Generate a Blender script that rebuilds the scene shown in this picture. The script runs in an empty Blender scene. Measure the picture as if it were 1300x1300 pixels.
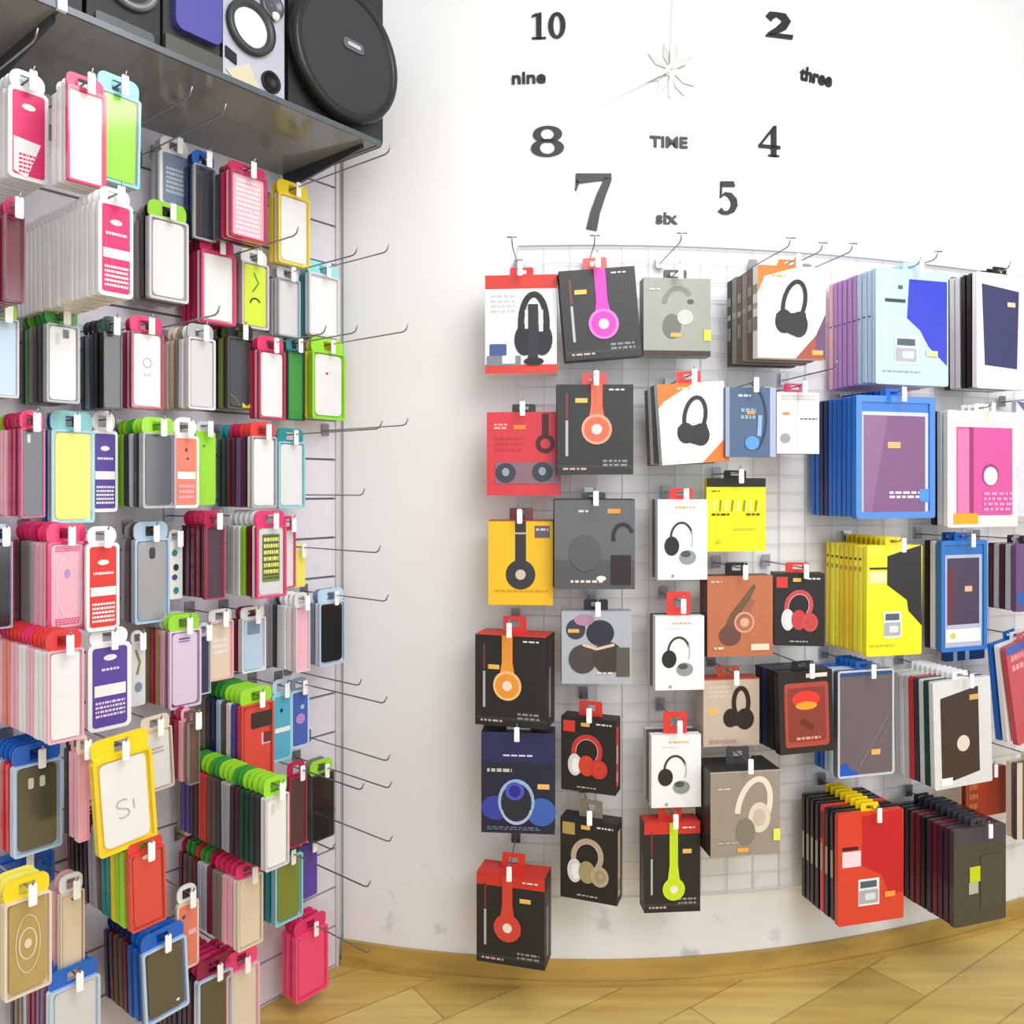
import bpy, math, random
from mathutils import Vector, Matrix
random.seed(7)
scene = bpy.context.scene
COL = scene.collection
PI = math.pi
# ------------------------------------------------------------------ camera, world, light, exposure
F, HX, HY, CAMZ = 1055.0, 650.0, 620.0, 1.55      # focal length and principal point in pixels of a 1300 frame
cd = bpy.data.cameras.new('camera'); cam = bpy.data.objects.new('camera', cd); COL.objects.link(cam)
cam.location = (0, 0, CAMZ); cam.rotation_euler = (PI/2, 0, 0)
cd.sensor_width = 36; cd.lens = 36*F/1300; cd.shift_y = -30/1300; cd.clip_start = .02
scene.camera = cam
w = bpy.data.worlds.new('world'); scene.world = w; w.use_nodes = True
w.node_tree.nodes['Background'].inputs[0].default_value = (.93, .96, 1, 1)
w.node_tree.nodes['Background'].inputs[1].default_value = .62
def area(name, loc, size, power, target, col=(1, 1, 1)):
    l = bpy.data.lights.new(name, 'AREA'); l.shape = 'RECTANGLE'; l.size, l.size_y = size; l.energy = power; l.color = col
    o = bpy.data.objects.new(name, l); COL.objects.link(o); o.location = loc
    o.rotation_euler = (Vector(target)-Vector(loc)).to_track_quat('-Z', 'Y').to_euler(); return o
area('ceiling_panel_light', (.75, .95, 3.25), (1.6, 1.0), 30, (.75, 1.5, .6), (1, .985, .96))
area('ceiling_panel_light', (1.5, -.9, 3.25), (1.8, 1.2), 44, (.5, 2.2, 1.0), (1, .99, .97))
area('fill_light', (3.4, .3, 2.0), (1.8, 1.8), 25, (-.9, 2.2, 1.3), (.97, .98, 1))  # fill added on the right to brighten the left wall, no window modelled
area('fill_light', (.5, -2.6, 1.9), (2.6, 2.0), 36, (.2, 2.6, 1.3), (.94, .97, 1))  # unseen fill from behind the camera, aimed at the back wall
scene.view_settings.view_transform = 'Standard'; scene.view_settings.look = 'None'
scene.view_settings.gamma = 1; scene.view_settings.use_curve_mapping = False
scene.view_settings.exposure = .08
scene.cycles.max_bounces = 6; scene.cycles.transparent_max_bounces = 12

# ------------------------------------------------------------------ materials
def lin(h):
    v = [int(h[i:i+2], 16)/255 for i in (0, 2, 4)]
    return tuple((c/12.92 if c <= .04045 else ((c+.055)/1.055)**2.4) for c in v)+(1,)
MATS = {}
PAL = dict(W='efeff0', P='e2356f', CR='b81c4e', DP='8a1c40', LM='9bdc35', G='3f9a3f', DGN='1e4a3a', Y='f4d61e', B='1c66c8', CY='93dbe4',
           T='2a8f96', K='1a1a1e', DG='3c3f46', N='232a5c', PU='5b469f', S='e9856f', R='dc3c38', BR='6d4f48', BE='e6d5bd', GR='b3b4ba',
           LG='e3cfe6', OL='7d8a35', LB='bcd6ee', LK='f3b6c6', TA='8d8478', OR='ee7b33', YB='fff03c', FY='dcf22c', SV='c9ced6', MV='7d5580',
           DK='47273a', GD='b59a5c', HP='f8497f', WG='d9d9dd', BG='7e8fa8', DR='6b1d2c', LY='f2ea6a', DO='54503c', MA='e23cb8', LP='b98ccb')
def mat(c, rough=.45, metal=0, spec=.4, coat=0, emit=0):
    hx = PAL.get(c, c); key = (hx, rough, metal, coat, emit)
    if key in MATS: return MATS[key]
    m = bpy.data.materials.new('%s_%s' % ('metal' if metal else 'print', c.lower())); m.use_nodes = True
    nt = m.node_tree; b = nt.nodes['Principled BSDF']
    b.inputs['Roughness'].default_value = rough; b.inputs['Metallic'].default_value = metal
    b.inputs['Specular IOR Level'].default_value = spec; b.inputs['Coat Weight'].default_value = coat
    tc = nt.nodes.new('ShaderNodeTexCoord'); n = nt.nodes.new('ShaderNodeTexNoise'); n.inputs['Scale'].default_value = 35
    mx = nt.nodes.new('ShaderNodeMix'); mx.data_type = 'RGBA'; c0 = lin(hx)
    mx.inputs[6].default_value = tuple(x*.93 for x in c0[:3])+(1,); mx.inputs[7].default_value = tuple(min(1, x*1.06) for x in c0[:3])+(1,)
    nt.links.new(tc.outputs['Object'], n.inputs['Vector']); nt.links.new(n.outputs['Fac'], mx.inputs[0]); nt.links.new(mx.outputs[2], b.inputs['Base Color'])
    MATS[key] = m; return m
def glassy(name, col, opacity, rough=.08):
    if name in MATS: return MATS[name]
    m = bpy.data.materials.new(name); m.use_nodes = True; nt = m.node_tree; out = nt.nodes['Material Output']
    p = nt.nodes['Principled BSDF']; p.inputs['Base Color'].default_value = lin(col); p.inputs['Roughness'].default_value = rough
    t = nt.nodes.new('ShaderNodeBsdfTransparent'); mx = nt.nodes.new('ShaderNodeMixShader'); mx.inputs[0].default_value = opacity
    nt.links.new(t.outputs[0], mx.inputs[1]); nt.links.new(p.outputs[0], mx.inputs[2]); nt.links.new(mx.outputs[0], out.inputs[0])
    MATS[name] = m; return m
PLASTIC = glassy('clear_plastic', 'ffffff', .16, .06)
def _film(m):
    nt = m.node_tree; g = nt.nodes.new('ShaderNodeBsdfGlossy'); g.inputs['Roughness'].default_value = .12; mx = [n for n in nt.nodes if n.type == 'MIX_SHADER'][0]
    mx.inputs[0].default_value = .035; nt.links.new(g.outputs[0], mx.inputs[2])
_film(PLASTIC)
STEEL = mat('9a9aa0', .3, .85)
TAGM = mat('ffffff', .3)

# ------------------------------------------------------------------ mesh builder (local frame: x right, z up, front faces -y)
def arcpts(cx, cz, rx, rz, a0, a1, n):
    return [(cx+rx*math.cos(math.radians(a0+(a1-a0)*i/n)), cz+rz*math.sin(math.radians(a0+(a1-a0)*i/n))) for i in range(n+1)]
def rrect(x0, x1, z0, z1, r, n=4):
    r = max(1e-4, min(r, (x1-x0)/2*.99, (z1-z0)/2*.99))
    return (arcpts(x1-r, z1-r, r, r, 0, 90, n)+arcpts(x0+r, z1-r, r, r, 90, 180, n)
            + arcpts(x0+r, z0+r, r, r, 180, 270, n)+arcpts(x1-r, z0+r, r, r, 270, 360, n))
class MB:
    def __init__(s): s.v = []; s.f = []; s.m = []; s.ms = []
    def mi(s, m):
        if m not in s.ms: s.ms.append(m)
        return s.ms.index(m)
    def add(s, vs, fs, m):
        k = len(s.v); i = s.mi(m); s.v += [tuple(v) for v in vs]
        for f in fs: s.f.append([a+k for a in f]); s.m.append(i)
    def box(s, x0, x1, y0, y1, z0, z1, m):
        vs = [(x, y, z) for z in (z0, z1) for (x, y) in ((x0, y0), (x1, y0), (x1, y1), (x0, y1))]
        s.add(vs, [(0, 3, 2, 1), (4, 5, 6, 7), (0, 1, 5, 4), (1, 2, 6, 5), (2, 3, 7, 6), (3, 0, 4, 7)], m)
    def flat(s, pts, y, m): s.add([(x, y, z) for x, z in pts], [list(range(len(pts)))], m)
    def prism(s, pts, y0, y1, m, mside=None):       # y0 front
        n = len(pts); vs = [(x, y0, z) for x, z in pts]+[(x, y1, z) for x, z in pts]
        s.add(vs, [list(range(n)), list(range(2*n-1, n-1, -1))], m)
        s.add(vs, [(i, i+n, (i+1) % n+n, (i+1) % n) for i in range(n)], mside or m)
    def annulus(s, po, pi, y0, y1, m):
        n = len(po); vs = [(x, y, z) for y in (y0, y1) for P in (po, pi) for x, z in P]; fs = []
        for i in range(n):
            j = (i+1) % n
            fs += [(i, j, n+j, n+i), (2*n+i, 3*n+i, 3*n+j, 2*n+j), (i, 2*n+i, 2*n+j, j), (n+i, n+j, 3*n+j, 3*n+i)]
        s.add(vs, fs, m)
    def tube(s, pts, r, m, n=8, cap=True):
        pts = [Vector(p) for p in pts]; rings = []
        for i, p in enumerate(pts):
            d = (pts[min(i+1, len(pts)-1)]-pts[max(i-1, 0)]).normalized()
            a = d.cross(Vector((0, 0, 1))) if abs(d.z) < .95 else d.cross(Vector((1, 0, 0)))
            a.normalize(); b = d.cross(a); rr = r[i] if isinstance(r, (list, tuple)) else r
            rings.append([p+rr*(a*math.cos(2*PI*k/n)+b*math.sin(2*PI*k/n)) for k in range(n)])
        vs = [v for R in rings for v in R]; fs = []
        for i in range(len(rings)-1):
            for k in range(n): fs.append((i*n+k, i*n+(k+1) % n, (i+1)*n+(k+1) % n, (i+1)*n+k))
        if cap: fs += [list(range(n))[::-1], list(range((len(rings)-1)*n, len(rings)*n))]
        s.add(vs, fs, m)
    def lathe(s, prof, m, cx=0, cz=0, n=32):        # prof: (radius, y) about the y axis
        vs = []; fs = []; k = len(prof)
        for i in range(n):
            a = 2*PI*i/n
            for r, y in prof: vs.append((cx+r*math.cos(a), y, cz+r*math.sin(a)))
        for i in range(n):
            j = (i+1) % n
            for q in range(k-1): fs.append((i*k+q, i*k+q+1, j*k+q+1, j*k+q))
        s.add(vs, fs, m)
    def mesh(s, name, smooth=False):
        me = bpy.data.meshes.new(name); me.from_pydata(s.v, [], s.f)
        for m in s.ms: me.materials.append(m)
        me.polygons.foreach_set('material_index', s.m)
        if smooth: me.polygons.foreach_set('use_smooth', [True]*len(s.f))
        me.update(); return me
    def build(s, name, parent=None, smooth=False):
        o = bpy.data.objects.new(name, s.mesh(name, smooth)); COL.objects.link(o); o.parent = parent; return o
def tag(o, label=None, cat=None, group=None, kind=None):
    if label: o['label'] = label
    if cat: o['category'] = cat
    if group: o['group'] = group
    if kind: o['kind'] = kind
    return o
def lab(*opts):
    for o in opts:
        if len(o.split()) <= 16: return o
    return opts[-1]
def empty(name, loc=(0, 0, 0), rz=0, roll=0):
    o = bpy.data.objects.new(name, None); COL.objects.link(o); o.empty_display_size = .05
    o.location = loc; o.rotation_euler = (0, roll, rz); return o
def thick_line(pts, wd):
    L, R = [], []
    for i, p in enumerate(pts):
        a = pts[max(i-1, 0)]; b = pts[min(i+1, len(pts)-1)]; dx, dz = b[0]-a[0], b[1]-a[1]; d = math.hypot(dx, dz) or 1
        h = (wd[i] if isinstance(wd, (list, tuple)) else wd)/2
        L.append((p[0]-dz/d*h, p[1]+dx/d*h)); R.append((p[0]+dz/d*h, p[1]-dx/d*h))
    return L, R
def art(mb, ops, w, h, zt, yf, rough=.4):
    """printed picture ops in (u right, v down) of a w x h face whose top edge is at zt and whose surface is at y = yf"""
    rnd = random.Random(int(w*1e5)+len(ops))
    X = lambda u: (u-.5)*w
    Z = lambda v: zt-v*h
    for i, o in enumerate(ops):
        y = yf-.00035*(i+1); k = o[0]; m = mat(o[-1], rough)
        if k == 't':     # tilted elliptic arc: cu cv ru rv a0 a1 tilt wd
            ca, sa = math.cos(math.radians(o[7])), math.sin(math.radians(o[7])); q = arcpts(0, 0, o[3]*w, o[4]*h, o[5], o[6], 24)
            L, R = thick_line([(X(o[1])+x*ca-z*sa, Z(o[2])+x*sa+z*ca) for x, z in q], o[8]*w)
            for j in range(len(L)-1): mb.flat([L[j], L[j+1], R[j+1], R[j]], y, m)
        elif k == 'r': mb.flat([(X(o[1]), Z(o[2])), (X(o[1]), Z(o[4])), (X(o[3]), Z(o[4])), (X(o[3]), Z(o[2]))], y, m)
        elif k == 'rr': mb.flat(rrect(X(o[1]), X(o[3]), Z(o[4]), Z(o[2]), o[5]*w), y, m)
        elif k == 'p': mb.flat([(X(u), Z(v)) for u, v in o[1]], y, m)
        elif k == 'e':
            rz = (o[4]*h if o[4] else o[3]*w); mb.flat(arcpts(X(o[1]), Z(o[2]), o[3]*w, rz, 0, 360, 22)[:-1], y, m)
        elif k in ('s', 'a'):
            if k == 's': pts = [(X(u), Z(v)) for u, v in o[1]]; wd = o[2]
            else:        # arc: cu cv ru rv a0 a1 wd
                rz = (o[4]*h if o[4] else o[3]*w); pts = arcpts(X(o[1]), Z(o[2]), o[3]*w, rz, o[5], o[6], 20); wd = o[7]
            wd = [q*w for q in wd] if isinstance(wd, (list, tuple)) else wd*w
            L, R = thick_line(pts, wd)
            for j in range(len(L)-1): mb.flat([L[j], L[j+1], R[j+1], R[j]], y, m)
        elif k == 'l':   # lines of tiny illegible print
            u0, v0, u1, v1, n = o[1:6]
            for j in range(n):
                a = v0+(v1-v0)*j/n; b = a+(v1-v0)/n*.55; u = u0
                while u < u1-.01:
                    q = min(u1, u+rnd.uniform(.03, .09)); mb.flat([(X(u), Z(a)), (X(u), Z(b)), (X(q), Z(b)), (X(q), Z(a))], y, m); u = q+.02
def text_mesh(mb_mat, body, size, extrude, bold=0, name='text'):
    c = bpy.data.curves.new(name, 'FONT'); c.body = body; c.size = size; c.extrude = extrude; c.offset = bold
    c.align_x = 'CENTER'; c.align_y = 'CENTER'
    t = bpy.data.objects.new(name, c); COL.objects.link(t); dg = bpy.context.evaluated_depsgraph_get(); dg.update()
    me = bpy.data.meshes.new_from_object(t.evaluated_get(dg)); bpy.data.objects.remove(t); bpy.data.curves.remove(c)
    me.materials.clear(); me.materials.append(mb_mat); return me

# ------------------------------------------------------------------ wall geometry in plan
def ray(px): return (px-HX)/F
def zat(py, Y): return CAMZ-(py-HY)/F*Y
LC = Vector((-.554, 2.72)); LA = Vector((-.63, -.7766)); LN = Vector((.7766, -.63))      # left wall: corner, direction, normal
def wall_pt(q):                                    # q: the pixel column at which the bare wall stands
    Y = 2.6/math.cos((q-750)/F); return Vector((ray(q)*Y, Y))
def wall_n(q):
    t = (wall_pt(q+2)-wall_pt(q-2)).normalized(); return Vector((t.y, -t.x))
def left_place(px, s):
    r = ray(px); t = (r*(LC.y+s*LN.y)-LC.x-s*LN.x)/(LA.x-r*LA.y); return LC+LA*t+LN*s, LN, t
def right_place(px, s):
    a, b = 400.0, 1700.0
    for _ in range(50):
        m = (a+b)/2; P = wall_pt(m)+wall_n(m)*s
        if HX+F*P.x/P.y < px: a = m
        else: b = m
    P = wall_pt(a)+wall_n(a)*s; return P, wall_n(a), a
def hit(px, P, n):                                 # where a pixel column meets the vertical plane through P with normal n
    r = ray(px); k = (P.x*n.x+P.y*n.y)/(r*n.x+n.y); return Vector((r*k, k))
def s_for(px, P, n, s):                            # move P along n until it stands at column px: the stand-off there
    r = ray(px); d = (r*P.y-P.x)/(n.x-r*n.y); return s+d
# ------------------------------------------------------------------ the room
def wall_material(name, base, dirt):
    m = bpy.data.materials.new(name); m.use_nodes = True; nt = m.node_tree; b = nt.nodes['Principled BSDF']; b.inputs['Roughness'].default_value = .75
    b.inputs['Specular IOR Level'].default_value = .2
    tc = nt.nodes.new('ShaderNodeTexCoord'); n = nt.nodes.new('ShaderNodeTexNoise'); n.inputs['Scale'].default_value = 9; n.inputs['Detail'].default_value = 8
    cr = nt.nodes.new('ShaderNodeValToRGB'); cr.color_ramp.elements[0].position = .61; cr.color_ramp.elements[1].position = .70
    sp = nt.nodes.new('ShaderNodeSeparateXYZ'); mr = nt.nodes.new('ShaderNodeMapRange')
    mr.inputs['From Min'].default_value = .1; mr.inputs['From Max'].default_value = .45; mr.inputs['To Min'].default_value = .55; mr.inputs['To Max'].default_value = 0
    ml = nt.nodes.new('ShaderNodeMath'); ml.operation = 'MULTIPLY'
    mx = nt.nodes.new('ShaderNodeMix'); mx.data_type = 'RGBA'; mx.inputs[6].default_value = lin(base); mx.inputs[7].default_value = lin(dirt)
    bp = nt.nodes.new('ShaderNodeBump'); bp.inputs['Strength'].default_value = .12; bp.inputs['Distance'].default_value = .004
    n2 = nt.nodes.new('ShaderNodeTexNoise'); n2.inputs['Scale'].default_value = 14
    for a, c in ((tc.outputs['Object'], n.inputs['Vector']), (tc.outputs['Object'], n2.inputs['Vector']), (n2.outputs['Fac'], bp.inputs['Height']), (bp.outputs[0], b.inputs['Normal']),
                 (n.outputs['Fac'], cr.inputs[0]), (tc.outputs['Object'], sp.inputs[0]), (sp.outputs['Z'], mr.inputs['Value']),
                 (cr.outputs[0], ml.inputs[0]), (mr.outputs[0], ml.inputs[1]), (ml.outputs[0], mx.inputs[0]), (mx.outputs[2], b.inputs['Base Color'])):
        nt.links.new(a, c)
    return m
WALLM = wall_material('white_plaster', 'f0f0f1', '9fb0c4')
def ribbon(mb, pts, nrm, s0, s1, z0, z1, m):       # a solid band that follows plan points, between stand-offs s0 and s1
    vs = []; n = len(pts)
    for P, N in zip(pts, nrm):
        a = P+N*s0; b = P+N*s1
        vs += [(a.x, a.y, z0), (b.x, b.y, z0), (b.x, b.y, z1), (a.x, a.y, z1)]
    fs = []
    for i in range(n-1):
        for k in range(4): fs.append((i*4+k, (i+1)*4+k, (i+1)*4+(k+1) % 4, i*4+(k+1) % 4))
    fs += [(3, 2, 1, 0), (4*n-4, 4*n-3, 4*n-2, 4*n-1)]; mb.add(vs, fs, m)
QS = list(range(436, 1600, 12)); WP = [wall_pt(q) for q in QS]; WN = [wall_n(q) for q in QS]
mb = MB(); ribbon(mb, WP, WN, -.12, 0, 0, 3.4, WALLM); tag(mb.build('wall_back', smooth=False), 'white plastered wall that bulges gently towards the room', kind='structure')
LP2 = [LC-LA*.12, LC+LA*2.6]
mb = MB(); ribbon(mb, LP2, [LN, LN], -.14, -.024, 0, 3.4, WALLM); tag(mb.build('wall_left'), 'white plastered wall behind the slatted panel', kind='structure')
# slatted panel: boards with recessed grooves
SL = mat('dcd8e2', .35, coat=.2); GRV = mat('85838a', .4, .3)
mb = MB(); a, b = LC+LA*.03, LC+LA*2.4; PP = [a, b]; NN = [LN, LN]
ribbon(mb, PP, NN, -.023, -.010, .0, 2.66, GRV)
z = 1.643
while z > .1: z -= .126
zz = [0.0]
while z < 2.62: zz.append(z); z += .126
zz.append(2.66)
for i in range(len(zz)-1):
    ribbon(mb, PP, NN, -.010, 0, zz[i]+(.0035 if i else 0), zz[i+1]-.0035, SL)
tag(mb.build('slatwall_panel'), 'pale grey slatted display panel with horizontal grooves covering the left wall', 'display panel')
mb = MB(); e = LC+LA*.02; ribbon(mb, [e+LA*.0, e+LA*.012], [LN, LN], -.02, .006, 0, 2.66, mat('c9c6cc', .4)); tag(mb.build('trim_1'), 'thin grey edge strip where the slatted panel meets the white wall', kind='structure')
# floor
def wood(name, c1, c2, c3, rot, scale, bw, bh):
    m = bpy.data.materials.new(name); m.use_nodes = True; nt = m.node_tree; b = nt.nodes['Principled BSDF']; b.inputs['Roughness'].default_value = .32
    tc = nt.nodes.new('ShaderNodeTexCoord'); mp = nt.nodes.new('ShaderNodeMapping'); mp.inputs['Rotation'].default_value = (0, 0, rot)
    br = nt.nodes.new('ShaderNodeTexBrick'); br.inputs['Scale'].default_value = scale; br.inputs['Color1'].default_value = lin(c1); br.inputs['Color2'].default_value = lin(c2)
    br.inputs['Mortar'].default_value = lin(c3); br.inputs['Mortar Size'].default_value = .003; br.inputs['Brick Width'].default_value = bw; br.inputs['Row Height'].default_value = bh
    mp2 = nt.nodes.new('ShaderNodeMapping'); mp2.inputs['Rotation'].default_value = (0, 0, rot); mp2.inputs['Scale'].default_value = (1.2, 14, 14)
    n = nt.nodes.new('ShaderNodeTexNoise'); n.inputs['Scale'].default_value = 1.6; n.inputs['Detail'].default_value = 6
    mx = nt.nodes.new('ShaderNodeMix'); mx.data_type = 'RGBA'; mx.blend_type = 'OVERLAY'; mx.inputs[0].default_value = .5
    for a, c in ((tc.outputs['Object'], mp.inputs[0]), (tc.outputs['Object'], mp2.inputs[0]), (mp.outputs[0], br.inputs['Vector']), (mp2.outputs[0], n.inputs['Vector']),
                 (br.outputs['Color'], mx.inputs[6]), (n.outputs['Fac'], mx.inputs[7]), (mx.outputs[2], b.inputs['Base Color'])): nt.links.new(a, c)
    return m
FL = wood('laminate_floor', 'd4b66a', 'c09f50', 'a88a50', -.62, 1, 1.25, .19)
mb = MB(); mb.box(-4, 5, -3, 5, -.05, 0, FL); tag(mb.build('floor'), 'light oak laminate floor laid diagonally', kind='structure')
BBM = wood('oak_skirting', 'b8974f', 'b08e48', 'b09048', 0, 1, 4, 2)
mb = MB(); ribbon(mb, WP, WN, 0, .014, 0, .078, BBM); ribbon(mb, WP, WN, 0, .022, 0, .018, BBM)
tag(mb.build('baseboard_back'), 'oak skirting board following the foot of the bulging wall', kind='structure')
# wire grid on the curved wall
mb = MB(); GM = mat('e0e0e5', .4)
def grid_pts(q0, q1, s, z, step=12): return [((wall_pt(q)+wall_n(q)*s).x, (wall_pt(q)+wall_n(q)*s).y, z) for q in range(q0, q1+1, step)]
zt, zb = zat(313, 2.6), zat(1137, 2.6)
nz = 38
for i in range(nz):
    z = zt+(zb-zt)*i/(nz-1); mb.tube(grid_pts(658, 1570, .012, z), .0030 if i in (0, nz-1) else .0013, mat('b4b4ba', .35, .2) if i == 0 else GM, 6)
q = 658
while q < 1572:
    P = wall_pt(q)+wall_n(q)*.009; mb.tube([(P.x, P.y, zb-.01), (P.x, P.y, zt+.004)], .0014, GM, 6); q += 33
tag(mb.build('wire_grid_panel'), 'pale wire grid fixed to the bulging white wall behind the headphone boxes', 'grid panel')
# ------------------------------------------------------------------ clock stuck on the wall
CK = mat('26262a', .4)
def on_wall(px, py, s=0):
    P, n, q = right_place(px, s); return Vector((P.x, P.y, zat(py, P.y))), math.atan2(n.x, -n.y), F/P.y
def serif(d, W, H):
    """(polygons, [(outer, inner)]) of one serif digit in a W x H box with origin bottom left"""
    S = lambda pts: [(x*W, z*H) for x, z in pts]
    def ring(cx, cz, rx, rz, tx, tz): return (S(arcpts(cx, cz, rx, rz, 0, 360, 28)[:-1]), S(arcpts(cx, cz, rx-tx, rz-tz, 0, 360, 28)[:-1]))
    def st(pts, wd):
        L, R = thick_line(S(pts), [x*W for x in wd]); return [[L[i], L[i+1], R[i+1], R[i]] for i in range(len(L)-1)]
    if d == '0': return [], [ring(.5, .5, .5, .5, .30, .10)]
    if d == '1': return [S([(.36, .0), (.66, 0), (.66, 1), (.5, 1), (.36, .9)]), S([(.1, 0), (.92, 0), (.92, .06), (.1, .06)]), S([(.1, .84), (.36, .9), (.42, 1), (.1, .9)])], []
    if d == '8': return [], [ring(.5, .74, .46, .27, .25, .08), ring(.5, .28, .52, .29, .28, .08)]
    if d == '7': return [S([(.02, 1), (1, 1), (1, .9), (.02, .82)]), S([(.0, .7), (.04, .7), (.12, .84), (.02, .9)])]+st([(.92, .92), (.72, .62), (.55, .3), (.45, 0)], [.2, .25, .27, .3]), []
    if d == '5': return [S([(.2, 1), (.86, 1), (.92, .84), (.2, .84)]), S([(.2, 1), (.28, .88), (.22, .5), (.14, .5)])]+st([(.17, .53), (.4, .63), (.64, .58), (.82, .42), (.84, .28), (.72, .12), (.48, .03), (.25, .04), (.1, .14)], [.06, .12, .24, .32, .33, .28, .16, .17, .26]), []
    if d == '2': return [S([(.02, 0), (.98, 0), (1, .18), (.3, .16), (.02, .07)])]+st([(.12, .76), (.2, .9), (.42, .97), (.66, .9), (.76, .74), (.66, .52), (.4, .28), (.12, .08)], [.26, .26, .14, .26, .32, .28, .2, .14]), []
    if d == '4': return [S([(.58, 0), (.82, 0), (.82, 1), (.7, 1), (.58, .82)]), S([(.0, .26), (1, .26), (1, .36), (.0, .36)]), S([(.45, 0), (.95, 0), (.95, .05), (.45, .05)])]+st([(.05, .33), (.72, .97)], [.1, .1]), []
def numeral(txt, x0, y0, x1, y1, label, roll=0):
    loc, rz, k = on_wall((x0+x1)/2, (y0+y1)/2); W, H = (x1-x0)/k, (y1-y0)/k; mb = MB(); n = len(txt)
    for i, d in enumerate(txt):
        w = W/n; pol, rings = serif(d, w*.96, H); ox = -W/2+i*w
        sh = lambda P: [(x+ox, z-H/2) for x, z in P]
        for p in pol: mb.prism(sh(p), -.007, -.001, CK)
        for a, b in rings: mb.annulus(sh(a), sh(b), -.007, -.001, CK)
    o = mb.build('clock_numeral'); o.location = loc; o.rotation_euler = (0, roll, rz); tag(o, label, 'clock numeral', 'black characters of the wall clock')
numeral('10', 673, 17, 719, 50, 'black serif 10 of the wall clock at upper left')
numeral('2', 969, 19, 1009, 49, 'black serif 2 of the wall clock at upper right')
numeral('8', 675, 161, 717, 199, 'black serif 8 of the wall clock above the 7')
numeral('4', 961, 160, 992, 199, 'black serif 4 of the wall clock above the 5')
numeral('7', 730, 221, 778, 292, 'large black serif 7, the biggest character of the wall clock')
numeral('5', 909, 231, 937, 272, 'black serif 5 of the wall clock below the 4', roll=-.05)
def word(txt, x0, y0, x1, y1, label, roll=0):
    loc, rz, k = on_wall((x0+x1)/2, (y0+y1)/2); W, H = (x1-x0)/k, (y1-y0)/k
    me = text_mesh(CK, txt, 1, .02, .025, 'clock_word')
    xs = [v.co.x for v in me.vertices]; ys = [v.co.y for v in me.vertices]; cx, cy = (min(xs)+max(xs))/2, (min(ys)+max(ys))/2
    sx, sy = W/(max(xs)-min(xs)), H/(max(ys)-min(ys))
    for v in me.vertices: c = v.co.copy(); v.co = ((c.x-cx)*sx, -.004-(c.z)*.15, (c.y-cy)*sy)
    o = bpy.data.objects.new('clock_word', me); COL.objects.link(o); o.location = loc; o.rotation_euler = (0, roll, rz); tag(o, label, 'clock word', 'black characters of the wall clock')
word('nine', 650, 92, 693, 107, 'small black word nine on the wall below the 10')
word('three', 1012, 89, 1058, 107, 'small black word three on the wall below the 2', roll=.1)
word('TIME', 824, 174, 873, 188, 'small black word TIME below the clock hands')
word('six', 832, 270, 860, 285, 'small black word six between the 7 and the 5')
loc, rz, k = on_wall(851, 91); ck = empty('wall_clock', loc, rz); tag(ck, 'silver clock hub with white hands on the wall above the word TIME', 'clock')
CR_ = mat('c4c4c2', .3, .3); WH = mat('f6f4ef', .35)
mb = MB(); mb.lathe([(0, -.012), (.017, -.012), (.02, -.009), (.02, 0)], WH, n=28); mb.build('hub', ck, True)
mb = MB()
for a in (35, 75, 105, 145, 205, 240, 300, 330):
    r = math.radians(a); c, s_ = math.cos(r), math.sin(r); R = .088
    mb.prism([(c*.02-s_*.003, s_*.02+c*.003), (c*.05-s_*.012, s_*.05+c*.012), (c*R, s_*R), (c*.05+s_*.012, s_*.05-c*.012), (c*.02+s_*.003, s_*.02-c*.003)], -.006, -.001, CR_)
mb.build('diamond_rays', ck)
for ang, L, t, wd in ((88, .30, .085, .014), (207, .36, .05, .008)):
    r = math.radians(ang); c, s_ = math.cos(r), math.sin(r)
    mb = MB(); mb.prism([(-c*t-s_*wd/2, -s_*t+c*wd/2), (c*L-s_*wd/3, s_*L+c*wd/3), (c*L+s_*wd/3, s_*L-c*wd/3), (-c*t+s_*wd/2, -s_*t-c*wd/2)], -.018, -.0155 if ang == 88 else -.0145, WH if ang == 88 else mat('dedcd6', .3, .3)); mb.build('hand', ck)
# ------------------------------------------------------------------ shelf and speakers
SZ = CAMZ+.965
def LPT(t, s): return LC+LA*t+LN*s
SH = glassy('smoked_glass', '8a8e91', .88, .12)
EDG = mat('5c6468', .25, .2)
t0 = .20; phiL = math.atan2(LN.x, -LN.y)
o0 = LPT(t0, 0)
sh = empty('wall_shelf', (o0.x, o0.y, SZ), phiL); tag(sh, 'smoked glass shelf carrying the loudspeakers at the top of the slatted panel', 'shelf')
mb = MB(); mb.box(-.84, -.004, -.40, -.002, -.010, 0, SH); mb.box(-1.7, -.848, -.40, -.002, -.010, 0, SH); mb.build('glass_shelf_board', sh)
mb = MB(); mb.box(-1.7, 0, -.407, -.40, -.014, .0, EDG); mb.box(-.004, .004, -.40, -.002, -.012, .0, EDG); mb.build('edge_strip', sh)
for x in (-.035, -.845):
    mb = MB(); mb.prism([(0, 0), (.36, 0), (.36, -.012), (.05, -.045), (.0, -.06)], -.004, .004, mat('4a4f54', .35, .6))
    ob = mb.build('bracket', sh); ob.location = (x, -.01, -.011); ob.rotation_euler = (0, 0, -PI/2)
mb = MB(); mb.box(-.853, -.835, -.412, -.402, -.016, .02, mat('dfe4e8', .3)); mb.build('corner_clip', sh)
def on_shelf(px, s): # point on shelf top under the pixel column at stand-off s
    P, n, t = left_place(px, s); return P
BLK = mat('2b2b2d', .5); CONE = mat('39393b', .7); RUB = mat('151516', .6)
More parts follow.
